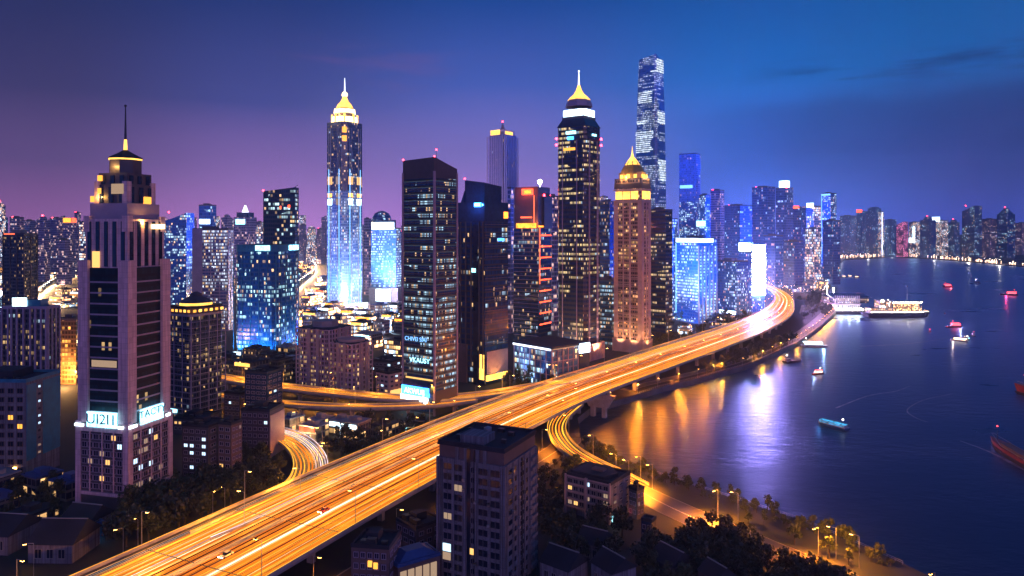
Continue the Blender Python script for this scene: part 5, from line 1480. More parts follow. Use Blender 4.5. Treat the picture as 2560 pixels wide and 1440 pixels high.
filler('low shop block with lit windows between the teal block and the gold-crowned tower', 'low blocks round the gold-crowned tower', 30, 748, 1006, 770, 895, (7, 20), ['shop', 'street_lit', 'office', 'shop_dim'], (12, 24), .8)
filler('low lit block in the far haze left of the gold-crowned tower', 'far low blocks left of the gold-crowned tower', 40, 735, 815, 612, 765, (6, 18), ['street_lit', 'street_lit', 'shop', 'office'], (14, 30), .8)
filler('low lit block among the far streets left of the spire tower', 'far low blocks left of the spire tower', 34, -20, 215, 640, 770, (6, 14), ['street_lit', 'street_lit', 'shop', 'amber'], (14, 26), .8)
filler('low block by the street under the ramp bridge', 'low blocks under the ramp bridge', 14, 720, 1060, 1030, 1095, (4, 9), ['shop_dim', 'shop'], (8, 14), .5)
filler('low dark block in front of the teal block', 'low blocks in front of the teal block', 14, 560, 735, 905, 965, (8, 18), ['shop_dim', 'flat_dark'], (10, 18), .2)
filler('low lit block at the feet of the blue quarter', 'low blocks at the feet of the blue quarter', 14, 1640, 1880, 770, 850, (6, 14), ['shop', 'shop_dim'], (10, 18), .5)
filler('low lit block on the point', 'low blocks on the point', 20, 1920, 2085, 690, 730, (8, 20), ['shop', 'far_lit'], (14, 26), .3)
filler('low lit block in the left skyline behind the teal block', 'far low blocks behind the teal block', 20, 400, 660, 640, 760, (10, 30), ['shop', 'office', 'shop_dim'], (18, 30), .4)
filler('low dark block between the violet tower and the spire tower', 'dark low blocks at the lower left', 10, -40, 200, 1215, 1330, (4, 9), ['shop_dim'], (9, 16), .0)

# lights added in the plazas to make the haze glow blue, aimed at the sky
for lb, px, py, pw in (('blue sky floodlight added in the plaza before the white-signed block', 1730, 826, 8e6), ('blue sky floodlight added below the white screen', 1930, 752, 1.4e7), ('blue sky floodlight added on the point avenue', 1990, 730, 1.2e7), ('blue sky floodlight added beside the teal block', 760, 880, 1.5e6)):
    X, Y = gp(px, py)
    t = thing('haze_light', lb, 'haze_light', (X, Y, 0))
    MB().box(-1.2, -1.2, 0, 1.2, 1.2, .5).build('base', M['concrete'], t)
    MB().lathe([(.5, .5), (.9, 1.6), (1.1, 2.2)], 10).build('lamp_head', M['metal_dark'], t)
    MB().lathe([(1.0, 2.21), (.95, 2.3)], 10).build('lamp_glass', M['sign_blue'], t)
    lamp('haze_fill_beam', 'SPOT', pw, (.015, .14, 1), t, (0, 0, 3), (R(180), 0, 0), radius=2, angle=150)  # beam added only to light the haze blue
# ------------------------------------------------------------------ trees
def leaf_material(name, a, b_):
    m, N, out = material(name)
    p = principled(N, out)
    tc = N.new('ShaderNodeTexCoord')
    n = N.noise(tc.outputs['Object'], .9, 3.0)
    r = N.new('ShaderNodeObjectInfo').outputs['Random']
    N.put(p.inputs['Base Color'], N.mix(N.m('ADD', N.m('MULTIPLY', n, .6), N.m('MULTIPLY', r, .4)), a + (1,), b_ + (1,)))
    p.inputs['Roughness'].default_value = .6
    return m
M['leaf'] = leaf_material('leaf_green', (.015, .025, .009), (.06, .07, .022))
M['leaf_dark'] = leaf_material('dark_leaf_green', (.008, .013, .007), (.028, .036, .014))
M['bark'] = plain('bark', (.07, .05, .035), .9, bump=.5)
def crown_mesh(name, lobes, leaves, leaf, rx, rz, cz, mat, seed):
    rg = random.Random(seed)
    mb = MB()
    for i in range(lobes):
        t = rg.uniform(0, 6.283); rr = rg.uniform(.15, .8) ** .7
        zc_ = rg.uniform(-.75, .8)
        k = math.sqrt(max(.1, 1 - zc_ * zc_))
        c = Vector((rx * rr * k * math.cos(t), rx * rr * k * math.sin(t), cz + rz * zc_))
        R0 = rg.uniform(.26, .44) * rx
        for j in range(leaves):
            d = Vector((rg.gauss(0, 1), rg.gauss(0, 1), rg.gauss(0, .8))).normalized()
            q = c + d * R0 * rg.uniform(.55, 1.12)
            n = (d + Vector((rg.gauss(0, .6), rg.gauss(0, .6), rg.gauss(0, .6)))).normalized()
            a = n.orthogonal().normalized() * leaf * rg.uniform(.6, 1.3); bb = n.cross(a).normalized() * leaf * rg.uniform(.35, .8)
            mb.face([q - a, q + bb, q + a * .9, q - bb])
    return mb.mesh(name, [mat])
def trunk_mesh(h, r, seed):
    rg = random.Random(seed)
    mb = MB().tube((0, 0, -.2), (0, 0, h * .55), r, r * .65, 7)
    for i in range(5):
        t = rg.uniform(0, 6.28); z = h * rg.uniform(.35, .55)
        mb.tube((0, 0, z), (h * .28 * math.cos(t), h * .28 * math.sin(t), z + h * .3), r * .5, r * .15, 5)
    return mb.mesh('trunk', [M['bark']])
PROTO = {}
for key, (lobes, leaves, leaf, rx, rz, cz, mat) in {
        'broad': (15, 46, .62, 4.6, 3.2, 6.6, 'leaf_dark'), 'round': (13, 46, .55, 3.6, 3.2, 6.2, 'leaf'), 'tall': (13, 44, .5, 2.7, 4.3, 7.0, 'leaf'),
        'wide': (16, 46, .66, 5.2, 2.8, 6.0, 'leaf_dark'), 'small': (9, 36, .42, 2.3, 2.0, 3.6, 'leaf'), 'bush': (8, 34, .3, 1.5, .9, 1.0, 'leaf')}.items():
    PROTO[key] = (crown_mesh('crown', lobes, leaves, leaf, rx, rz, cz, M[mat], len(key) * 7 + lobes), trunk_mesh(cz * 1.15, .32 if rx > 2.5 else .16, lobes))
def tree(key, x, y, s, label, group, name='tree', cat='tree'):
    t = thing(name, label, cat, (x, y, 0), rnd.uniform(0, 6.28), group)
    t.scale = (s, s, s * rnd.uniform(.9, 1.15))
    link('crown', PROTO[key][0], t)
    link('trunk', PROTO[key][1], t)
    return t
def trees(label, group, n, x0, x1, y0, y1, kinds, s=(.8, 1.3), gap=3.0, cond=None, road=True):
    pts = []
    for _ in range(n * 40):
        if len(pts) >= n: break
        px, py = rnd.uniform(x0, x1), rnd.uniform(y0, y1)
        if cond and not cond(px, py): continue
        X, Y = gp(px, py)
        if in_river(X, Y) or in_river(X + 3, Y - 2): continue
        if any((X - a) ** 2 + (Y - c) ** 2 < gap * gap for a, c in pts): continue
        if road and any((X - a) ** 2 + (Y - c) ** 2 < (q + 1.5) ** 2 for a, c, q in ROADS): continue
        if any((X - a) ** 2 + (Y - c) ** 2 < (q * .8) ** 2 for a, c, q in SPOTS): continue
        pts.append((X, Y))
        tree(rnd.choice(kinds), X, Y, rnd.uniform(*s), label, group)
trees('dark leafy tree in the clump between the bank road and the houses, bottom right', 'dark trees by the bank road', 26, 1725, 1875, 1360, 1475, ['broad', 'wide'], (.9, 1.3), 5)
trees('dark leafy tree below the open orange stretch of the bank road', 'dark trees below the bank road', 14, 1620, 1735, 1410, 1500, ['broad', 'wide', 'round'], (.9, 1.2), 5)
trees('dark leafy tree at the bottom edge beyond the bank road houses', 'dark trees at the bottom edge', 16, 1840, 2090, 1425, 1530, ['broad', 'wide', 'round'], (.8, 1.15), 4.5)
trees('dark tree standing between the five-storey block and the near apartment block', 'dark trees by the near apartment block', 14, 1350, 1560, 1320, 1420, ['broad', 'round'], (.8, 1.1), 5)
trees('dark reddish lit tree on the slope between the spire tower and the viaduct', 'trees between the spire tower and the viaduct', 34, 300, 620, 1235, 1375, ['broad', 'round', 'wide'], (.9, 1.3), 5, cond=lambda x, y: y < 1435 - (x - 230) * .46)
trees('amber edged tree inside the loop ramp', 'trees inside the loop ramp', 16, 590, 735, 1150, 1262, ['broad', 'round'], (.8, 1.15), 4.5)
trees('dark tree in the hollow between the loop ramp and the viaduct', 'trees in the hollow by the loop ramp', 22, 815, 1060, 1045, 1160, ['broad', 'round', 'wide'], (.8, 1.15), 5)
trees('golden lit tree in front of the glass hall', 'golden trees by the glass hall', 12, 1262, 1420, 955, 985, ['round', 'tall'], (.9, 1.2), 5)
trees('tree at the foot of the blue quarter beside the far viaduct', 'trees at the foot of the blue quarter', 22, 1670, 1880, 785, 845, ['round', 'broad'], (1.0, 1.4), 6)
trees('tree on the lamp-lit river promenade below the viaduct', 'trees along the promenade', 95, 1640, 1985, 855, 985, ['round', 'broad', 'small'], (.8, 1.2), 5)
trees('dark tree between the near apartment block and the slip road', 'trees below the slip road', 16, 1346, 1424, 1140, 1310, ['round', 'broad', 'small'], (.6, 1.0), 4)
for i in range(60):
    X, Y = gp(rnd.uniform(1340, 1430), rnd.uniform(1130, 1320))
    if not in_river(X, Y) and free(X, Y, 1): tree('bush', X, Y, rnd.uniform(.7, 1.3), 'dark bush on the ground between the near apartment block and the slip road', 'bushes below the slip road', 'bush', 'bush')
trees('round tree on the strip between the riverside road and the water', 'bank trees by the riverside road', 7, 1600, 2200, 1205, 1440, ['round', 'small'], (.6, .9), 4, cond=lambda x, y: y < 1182 + (x - 1575) * .40 + 60 and y > 1182 + (x - 1575) * .375)
trees('shrubby tree on the slip road verge by the water', 'verge trees by the slip road', 8, 1440, 1530, 1120, 1180, ['small', 'round'], (.6, 1.0), 3)
trees('low tree in the garden left of the spire tower', 'garden trees at the lower left', 14, 10, 195, 1225, 1330, ['round', 'small', 'broad'], (.7, 1.0), 4)
trees('dark tree in the park behind the curving viaduct', 'park trees inside the far bend', 30, 1990, 2085, 745, 800, ['round', 'broad'], (1.0, 1.6), 7)
BUSH = 0
for i in range(1, 7):
    (xa, ya), (xb, yb) = SHORE[i], SHORE[i + 1]
    L = math.hypot(xb - xa, yb - ya); k = int(L / 1.5)
    for j in range(k):
        t = (j + rnd.uniform(.1, .9)) / k
        nx, ny = (yb - ya) / L, -(xb - xa) / L
        o = rnd.uniform(1.5, 9)
        X, Y = xa + (xb - xa) * t + nx * o, ya + (yb - ya) * t + ny * o
        if in_river(X, Y):
            X, Y = xa + (xb - xa) * t - nx * o, ya + (yb - ya) * t - ny * o
        if any((X - a) ** 2 + (Y - c) ** 2 < (q + .5) ** 2 for a, c, q in ROADS): continue
        tree(rnd.choice(['bush', 'bush', 'small']), X, Y, rnd.uniform(.7, 1.15), 'amber lit bush on the bank between the riverside road and the water', 'bushes on the river bank', 'bush', 'bush')

# ------------------------------------------------------------------ street lamps
def lamp_proto(name, h, arm, mat, pole_r=.11, head=(.55, .28, .16)):
    pole = MB().tube((0, 0, 0), (0, 0, h), pole_r, pole_r * .6, 6)
    if arm: pole.tube((0, 0, h - .05), (arm, 0, h + .35), pole_r * .6, pole_r * .45, 5)
    hd = MB().box(arm - head[0], -head[1], h + .1, arm + head[0], head[1], h + .1 + head[2] * 2)
    return pole.mesh('pole', [M['metal_pale']]), hd.mesh('lamp_head', [M['metal_dark'], mat]), MB().box(arm - head[0] * .9, -head[1] * .9, h - .02, arm + head[0] * .9, head[1] * .9, h + .09).mesh('lamp_glass', [mat])
LP = {'road': lamp_proto('road', 10.5, 2.4, M['sodium']), 'path': lamp_proto('path', 6, .6, M['sodium'], .08, (.4, .4, .18)), 'white': lamp_proto('white', 7, .6, M['white_lamp'], .08, (.5, .5, .2))}
def street_lamp(kind, x, y, z, rz, label, group, power=0, color=(1, .33, .02), tilt=44, ang=118):
    t = thing('street_lamp', label, 'street lamp', (x, y, z), rz, group)
    pole, hd, gl = LP[kind]
    link('pole', pole, t); h = link('lamp_head', hd, t); link('lamp_glass', gl, h)
    if power:
        hh, ar = {'road': (10.4, 2.4), 'path': (5.9, .6), 'white': (6.9, .6)}[kind]
        if ang: lamp('lamp_light', 'SPOT', power, color, t, (ar, 0, hh - .35), (0, R(-tilt), 0), radius=.25, angle=ang, blend=1.0)
        else: lamp('lamp_light', 'POINT', power, color, t, (ar, 0, hh - .5), radius=.3)
    return t
def along(fr, step, s0=8.0, s1=None):
    d = s0
    for c, t, r, z, w, s in fr:
        if s >= d and (s1 is None or s < s1):
            d += step
            yield c, t, r, z, w, s
for i, (c, t, r, z, w, s) in enumerate(along(main_fr, 40)):  # parapet lamp posts mostly added to light the deck
    for sd in (-1, 1):
        q = c + r * (sd * (w / 2 - .25))
        street_lamp('road', q.x, q.y, z + 1.0, math.atan2(r.y, r.x) + (0 if sd < 0 else math.pi), 'added slim lamp post with an arm on the parapet of the broad main viaduct', 'lamps along the main viaduct', (95000 if q.y < 560 else 200000) if w > 25 else 180000) if not (sd > 0 and 415 < q.y < 590) else street_lamp('road', q.x, q.y, z + 1.0, math.atan2(r.y, r.x) + math.pi, 'added slim lamp post with an arm on the parapet of the broad main viaduct', 'lamps along the main viaduct', 60000, (1, .2, .0), ang=0)
for fr_, lb, gr, p_, st_ in ((rampA_fr, 'slim lamp post on the upper curved ramp bridge', 'lamps on the curved ramp bridge', 140000, 40), (loop_fr, 'lamp post on the tight loop ramp', 'lamps on the loop ramp', 100000, 34), (rampB_fr, 'lamp post on the lower narrow ramp bridge', 'lamps on the narrow ramp bridge', 90000, 50),
                        (slip_fr, 'lamp post on the slip road bridge by the water', 'lamps on the slip road', 60000, 30), (river_fr, 'lamp post beside the amber riverside road, bottom right', 'lamps along the riverside road', 190000, 40),
                        (street_fr, 'lamp post on the street under the ramp bridge', 'lamps on the street under the ramp', 20000, 60), (under_fr, 'lamp post on the low road beneath the viaduct', 'lamps on the road beneath the viaduct', 50000, 40)):
    for i, (c, t, r, z, w, s) in enumerate(along(fr_, st_)):
        sd = -1
        q = c + r * (sd * (w / 2 + (.6 if z < 3 else -.2)))
        street_lamp('road', q.x, q.y, z + (1.0 if z > 3 else 0), math.atan2(r.y, r.x), lb, gr, p_, (1, .27, .012) if z < 3 else (1, .33, .02), tilt=18, ang=130)
for i, (c, t, r, z, w, s) in enumerate(along(far_fr, 44)):
    q = c - r * (w / 2 + 1)
    street_lamp('white', q.x, q.y, 0, 0, 'bright lamp on the far street left of the spire tower', 'lamps on the far left street', 500000, (1, .55, .22)).scale = (3, 3, 1.8)
for i, (c, t, r, z, w, s) in enumerate(along(far2_fr, 48)):
    q = c - r * (w / 2 + 1)
    street_lamp('white', q.x, q.y, 0, 0, 'bright lamp on the far street left of the gold-crowned tower', 'lamps on the far street', 700000, (1, .55, .25)).scale = (3.4, 3.4, 2)
for i, (c, t, r, z, w, s) in enumerate(along(street2_fr, 45)):
    q = c - r * (w / 2 + 1)
    street_lamp('white', q.x, q.y, 0, 0, 'white lamp on the street in front of the gold-crowned tower', 'lamps before the gold-crowned tower', 90000, (.85, .8, 1))
for x, y in ((532, 1303), (562, 1288), (946, 1132), (1038, 1090), (345, 1376), (84, 1440), (308, 1398)):
    X, Y = gp(x, y)
    street_lamp('road', X, Y, 0, rnd.uniform(0, 6), 'tall lamp post rising from the trees on the near side of the viaduct', 'lamps among the trees by the viaduct', 1500)
for x, y in ((2090, 1398), (1845, 1302), (2148, 1420), (1540, 1195), (1572, 1212)):
    X, Y = gp(x, y)
    street_lamp('road', X, Y, 0, 2.6, 'lone tall lamp on the river bank edge with a starry glow', 'lamps on the bank edge', 26000, ang=0)
# promenade lamps along the quay and on the far shore
def quay_points(i0, i1, step, inset):
    for i in range(i0, i1):
        (xa, ya), (xb, yb) = SHORE[i], SHORE[i + 1]
        L = math.hypot(xb - xa, yb - ya); k = max(1, int(L / step))
        nx, ny = -(yb - ya) / L, (xb - xa) / L
        if in_river(xa + nx * 3 + (xb - xa) / 2, ya + ny * 3 + (yb - ya) / 2): nx, ny = -nx, -ny
        for j in range(k):
            yield xa + (xb - xa) * j / k + nx * inset, ya + (yb - ya) * j / k + ny * inset
for n, (X, Y) in enumerate(quay_points(11, 19, 24, 2.0)):
    street_lamp('path', X, Y, 0, 0, 'short amber lamp on the quay edge of the promenade', 'lamps along the promenade quay', 18000 if n % 2 else 0, (1, .28, .02), ang=0)
for n in range(12):
    px, py = rnd.uniform(1680, 1960), rnd.uniform(870, 965)
    X, Y = gp(px, py)
    if in_river(X, Y) or any((X - a) ** 2 + (Y - c) ** 2 < (q + 1) ** 2 for a, c, q in ROADS): continue
    street_lamp('path', X, Y, 0, 0, 'short lamp among the promenade trees', 'lamps among the promenade trees', 6000, (1, .55, .15) if n % 4 else (.4, .7, 1), ang=0)
for n, (X, Y) in enumerate(quay_points(19, 22, 26, 6)):
    street_lamp('white', X, Y, 0, 0, 'lamp on the shore of the point across from the pier', 'lamps round the point', 9000 if n % 4 == 0 else 0, (1, .6, .4), ang=0).scale = (1.3, 1.3, 1.3)
for n in range(20):
    t = n / 19
    X, Y = gp(1925 + 160 * t + rnd.uniform(-3, 3), 722 + 22 * t + rnd.uniform(-6, 6))
    if in_river(X, Y): continue
    street_lamp('white', X, Y, 0, 0, 'lamp on the avenue between the viaduct bend and the point', 'lamps on the point avenue', 9000 if n % 5 == 0 else 0, (1, .5, .3), ang=0).scale = (1.2, 1.2, 1.2)
mb = MB(); fr_rng = random.Random(5)
for X, Y in quay_points(24, 29, 9, 14):
    Y += fr_rng.uniform(0, 120); h = fr_rng.uniform(4, 12)
    mb.tube((X, Y, 0), (X, Y, h), .3, n=4); mb.ball((X, Y, h), fr_rng.uniform(.7, 1.6), n=4)
M['far_lamp'] = glow('far_lamp_glow', (1, .62, .4), 9, False)
tag(mb.build('far_shore_lights', M['far_lamp']), 'band of countless small amber lights along the far shore', kind='stuff')
for n, (X, Y) in enumerate(quay_points(25, 29, 62, 8)):
    o = street_lamp('white', X, Y + rnd.uniform(0, 90), 0, 0, 'tiny lamp on the far shore promenade', 'lamps along the far shore', 60000 if n % 4 == 0 else 0, (1, .7, .5), ang=0)
    o.scale = (3.2, 3.2, 2.2)
# lit avenue on the far shore
far_av = road('far_shore_road', [(1560, 2990, 0, 30), (1750, 3010, 0, 30), (1950, 2960, 0, 30), (2150, 2800, 0, 30)], marks=False)
# railings
def railing(name, label, i0, i1, inset, h, mat):
    mb = MB(); pts = [(a, c) for a, c in quay_points(i0, i1, 2.5, inset)]
    for (xa, ya), (xb, yb) in zip(pts[:-1], pts[1:]):
        mb.tube((xa, ya, 0), (xa, ya, h), .05, n=4); mb.tube((xa, ya, h), (xb, yb, h), .06, n=4); mb.tube((xa, ya, h * .5), (xb, yb, h * .5), .04, n=4)
    tag(mb.build(name, mat), label, 'railing')
railing('railing', 'pale railing along the bank edge of the amber riverside road', 1, 7, .6, 1.1, M['metal_pale'])
railing('railing', 'long railing on the promenade quay below the viaduct', 12, 19, .6, 1.1, M['metal_pale'])

# ------------------------------------------------------------------ cars on the viaduct
M['paint_red'] = plain('red_car_paint', (.3, .02, .02), .25, .2); M['paint_white'] = plain('white_car_paint', (.6, .6, .6), .25); M['paint_dark'] = plain('dark_car_paint', (.03, .03, .04), .2, .3)
M['rubber'] = plain('tyre_rubber', (.02, .02, .02), .9)
M['head_lamp'] = glow('headlamp_glass', (1, .85, .5), 30, False); M['tail_lamp'] = glow('tail_lamp_glass', (1, .05, .02), 14, False)
def make_car(x, y, z, rz, paint, label):
    t = thing('parked_car' if z < 1 else 'car', label, 'car', (x, y, z), rz)
    side = [(-2.2, .35), (2.2, .35), (2.25, .7), (1.1, .88), (-2.1, .92), (-2.25, .6)]
    def prof(pts, w, mats, nm, wt=None):
        mb = MB(); n = len(pts); wt = wt or [w] * n
        mb.face([(p[0], -wt[i], p[1]) for i, p in enumerate(pts)]); mb.face([(p[0], wt[i], p[1]) for i, p in reversed(list(enumerate(pts)))])
        for i in range(n):
            j = (i + 1) % n
            mb.face([(pts[i][0], wt[i], pts[i][1]), (pts[j][0], wt[j], pts[j][1]), (pts[j][0], -wt[j], pts[j][1]), (pts[i][0], -wt[i], pts[i][1])])
        return mb.build(nm, mats, t)
    prof(side, .88, paint, 'body')
    prof([(-1.6, .9), (1.0, .88), (.35, 1.42), (-1.1, 1.42)], .8, M['black_glass'], 'cabin', [.82, .82, .62, .62])
    prof([(-1.05, 1.425), (.3, 1.425), (.25, 1.47), (-1.0, 1.47)], .6, paint, 'car_roof')
    for sx in (-1.35, 1.35):
        for sy in (-.8, .8):
            MB().tube((sx, sy - .1, .33), (sx, sy + .1, .33), .33, n=12).build('wheel', M['rubber'], t)
    for sy in (-.6, .6):
        MB().box(2.2, sy - .22, .55, 2.3, sy + .22, .75).build('headlight', M['head_lamp'], t)
        MB().box(-2.32, sy - .22, .6, -2.22, sy + .22, .78).build('tail_light', M['tail_lamp'], t)
    lamp('headlight_beam', 'SPOT', 1500, (1, .8, .45), t, (2.5, 0, .7), (R(84), 0, R(-90)), radius=.1, angle=60)
for px, py, back, paint, lb in ((565, 1392, True, 'paint_white', 'white car with bright headlights on the near end of the viaduct'), (810, 1280, True, 'paint_red', 'red car in the middle lanes of the viaduct')):
    X, Y = gp(px, py, 12)
    c = min(main_fr, key=lambda f: (f[0].x - X) ** 2 + (f[0].y - Y) ** 2)
    make_car(X, Y, 12.03, math.atan2(c[1].y, c[1].x) + (math.pi if back else 0), M[paint], lb)

# ------------------------------------------------------------------ river traffic
M['hull_dark'] = plain('dark_hull_paint', (.03, .03, .05), .4); M['hull_red'] = plain('red_hull_paint', (.3, .035, .03), .45, var=.35); M['hull_white'] = plain('white_hull_paint', (.4, .4, .46), .4)
M['hull_blue'] = plain('blue_hull_paint', (.03, .12, .3), .4); M['deck_wood'] = plain('wooden_deck', (.16, .09, .06), .7)
M['string_lights'] = glow_panel('deck_string_lights', (1, .55, .3), 3.2, 1.6, .0, False)
M['boat_cyan'] = glow_panel('cyan_boat_light', (.08, .5, 1), 1.6, .8, .1); M['boat_red'] = glow('red_boat_light', (1, .05, .06), 9, False); M['boat_warm'] = glow('warm_boat_light', (1, .6, .35), 7, False)
def hull(mb, L, Wd, h, m=0, flare=.8, sheer=.5):
    top = [(-L / 2, -Wd / 2), (L * .22, -Wd / 2), (L * .4, -Wd * .3), (L / 2, 0), (L * .4, Wd * .3), (L * .22, Wd / 2), (-L / 2, Wd / 2)]
    bot = [(x * .92, y * flare) for x, y in top]
    tz = [h * (1 + sheer * max(0, x / L) ** 2 * 2) for x, y in top]
    return mb.prism(bot, -.6, h, top=top, tz=tz, m=m)
def boat(label, px, py, L, head, hm, lit, name='boat', lights=(), cab=(.1, .5), ch=2.0, group=None, power=0, col=None):
    X, Y = gp(px, py, WATER)
    t = thing(name, label, 'boat', (X, Y, WATER), R(head), group)
    Wd = L * .26; h = max(.9, L * .075)
    hull(MB(), L, Wd, h).build('hull', M[hm], t)
    c0, c1 = -L / 2 + L * cab[0], -L / 2 + L * cab[1]
    cb = MB().prism([(c0, -Wd * .36), (c1, -Wd * .36), (c1, Wd * .36), (c0, Wd * .36)], h * .9, h + ch, top=[(c0 + .2, -Wd * .32), (c1 - .5, -Wd * .32), (c1 - .5, Wd * .32), (c0 + .2, Wd * .32)]).build('cabin', M['hull_white'], t)
    mb = MB()
    for s in (-1, 1): mb.box(c0 + .5, s * Wd * .36 - .12, h + ch * .35, c1 - .8, s * Wd * .36 + .12, h + ch * .75)
    mb.box(c1 - .6, -Wd * .26, h + ch * .3, c1 - .05, Wd * .26, h + ch * .75)
    mb.build('cabin_window', M[lit] if lit else M['black_glass'], cb)
    MB().tube((c0 + L * .1, 0, h + ch - .1), (c0 + L * .1, 0, h + ch + L * .14), .09, n=5).build('mast', M['metal_pale'], t)
    MB().ball((c0 + L * .1, 0, h + ch + L * .15), max(.3, L * .02), n=5).build('mast_light', M[lights[0]] if lights else M['white_lamp'], t)
    if len(lights) > 1:
        MB().box(c0, -Wd * .36, h + ch, c1 - .6, Wd * .36, h + ch + .35).build('deck_light', M[lights[1]], t)
    if power: lamp('boat_lamp', 'POINT', power, col, t, (c1 + 1, 0, h + ch + 2), radius=.5)
    return t
t = boat('long low boat outlined in cyan light, alone in mid river', 2082, 1068, 19, -58 + 180, 'hull_blue', 'boat_cyan', 'tour_boat', ('white_lamp', 'boat_cyan'), (.06, .94), 1.5, power=500, col=(.1, .5, 1))
t = boat('brightly lit white tour boat moored below the promenade', 2036, 868, 26, -8, 'hull_white', 'sign_white', 'tour_boat', ('white_lamp', 'sign_white'), (.1, .8), 3, power=9000, col=(.6, .8, 1))
boat('dark barge moored against the promenade quay', 1982, 905, 20, 25, 'hull_dark', None, 'barge', (), (.05, .3), 2)
boat('small red boat with a white lamp in mid river', 2043, 936, 11, 200, 'hull_red', 'boat_warm', 'boat', ('white_lamp', 'boat_red'), (.1, .7), 2.2, power=1500, col=(.8, .8, 1))
boat('small red-lit boat far up the river, leftmost', 2371, 718, 24, 10, 'hull_red', 'boat_red', 'boat', ('boat_red', 'boat_red'), (.1, .7), 4, power=6000, col=(1, .1, .1))
boat('pale blue hulled boat with one white lamp far up the river', 2440, 710, 26, 15, 'hull_blue', None, 'boat', ('white_lamp',), (.4, .8), 4)
boat('boat casting a red glow near the right edge of the river', 2522, 738, 28, 150, 'hull_dark', 'boat_red', 'boat', ('boat_red', 'boat_red'), (.1, .6), 4, power=20000, col=(1, .05, .15))
boat('red and white lit tug in the upper river', 2386, 818, 20, 8, 'hull_red', 'boat_red', 'tug_boat', ('boat_red', 'boat_red'), (.3, .85), 3, power=6000, col=(.7, .6, 1))
boat('pale orange sided boat behind the tug', 2398, 853, 17, 130, 'hull_white', 'boat_warm', 'boat', ('boat_warm', 'boat_warm'), (.1, .8), 1.6, power=4000, col=(1, .6, .4))
boat('cyan lit small boat beside the orange-sided boat', 2420, 850, 9, 40, 'hull_dark', 'sign_cyan', 'boat', ('white_lamp',), (.2, .8), 2)
boat('dark small boat with a red mast lamp near the cyan one', 2433, 840, 11, 70, 'hull_dark', None, 'boat', ('boat_red',), (.2, .7), 2.5)
boat('tiny dark boat with a yellow lamp at the end of the ferry pier', 2314, 785, 15, 10, 'hull_dark', 'boat_warm', 'boat', ('boat_warm', 'boat_warm'), (.3, .8), 2.5)
for x, y, lb in ((2325, 830, 'red channel buoy below the ferry pier'), (2362, 785, 'small dark channel buoy right of the ferry pier')):
    X, Y = gp(x, y, WATER)
    t = thing('buoy', lb, 'buoy', (X, Y, WATER))
    MB().lathe([(1.3, -.5), (1.6, .3), (1.3, .8), (.35, 1.2), (.25, 3.0)], 10).build('float', M['hull_red'], t)
    MB().ball((0, 0, 3.3), .4, n=6).build('lamp_glass', M['boat_red'] if 'red' in lb else M['metal_dark'], t)
for i, (x, y) in enumerate(((2095, 692), (2110, 693), (2125, 692), (2142, 694))):
    boat(['small moored boat nearest the billboard point', 'second small moored boat from the billboard point', 'third small moored boat from the billboard point', 'outermost small moored boat off the billboard point'][i], x, y, 17, 5, 'hull_dark', 'boat_warm', 'boat', ('boat_warm',), (.2, .7), 2.5, 'small boats moored off the point')

# red cargo ship entering at the right edge
def cargo(label, px, py, L, head, hm, Wd=8, h=3.8):
    X, Y = gp(px, py, WATER)
    t = thing('cargo_ship', label, 'ship', (X, Y, WATER), R(head))
    mb = MB()
    hull(mb, L, Wd, h, sheer=.55); mb.build('hull', M[hm], t)
    hull(MB(), L * 1.004, Wd * 1.02, 2.2, sheer=0).build('boot_top', M['hull_dark'], t)
    MB().box(-L * .34, -Wd * .32, h - .1, L * .3, Wd * .32, h + 1.6).build('hatch_cover', M['deck_wood'], t)
    mb = MB()
    for s in (-1, 1):
        mb.tube((-L * .46, s * Wd * .47, h + 1), (L * .24, s * Wd * .47, h + 1.0), .1, n=5); mb.tube((L * .24, s * Wd * .47, h + 1.0), (L * .47, s * .3, h + 3.2), .1, n=5)
    mb.build('rail', M['metal_pale'], t)
    MB().tube((L * .4, 0, h + .5), (L * .4, 0, h + 8), .2, .1).build('mast', M['metal_dark'], t)
    MB().ball((L * .4, 0, h + 8.2), .35, n=6).build('mast_light', M['boat_red'], t)
    w = MB().box(-L * .47, -Wd * .38, h - .1, -L * .36, Wd * .38, h + 9).build('wheelhouse', M['hull_white'], t)
    MB().box(-L * .357, -Wd * .3, h + 6, -L * .352, Wd * .3, h + 8).build('window', M['lit_warm'], w)
    return t, X, Y
# bow near (2458, 1085), stern out of frame
d = Vector((6, 36)).normalized(); Lc = 74
bx, by = gp(2476, 1112, WATER)
cx_, cy_ = bx - d.x * Lc / 2, by - d.y * Lc / 2
cargo('long red cargo ship with pale rails and mast leaving at the right edge', 1280 + F * cx_ / cy_, YH + F * (H - WATER) / cy_, Lc, math.degrees(math.atan2(d.y, d.x)), 'hull_red')
bx, by = gp(2540, 985, WATER); d2 = Vector((-.55, .83))
cargo('second red ship showing only its bow at the right edge, farther off', 1280 + F * (bx - d2.x * 30) / (by - d2.y * 30), YH + F * (H - WATER) / (by - d2.y * 30), 62, math.degrees(math.atan2(d2.y, d2.x)), 'hull_red', 10, 6)
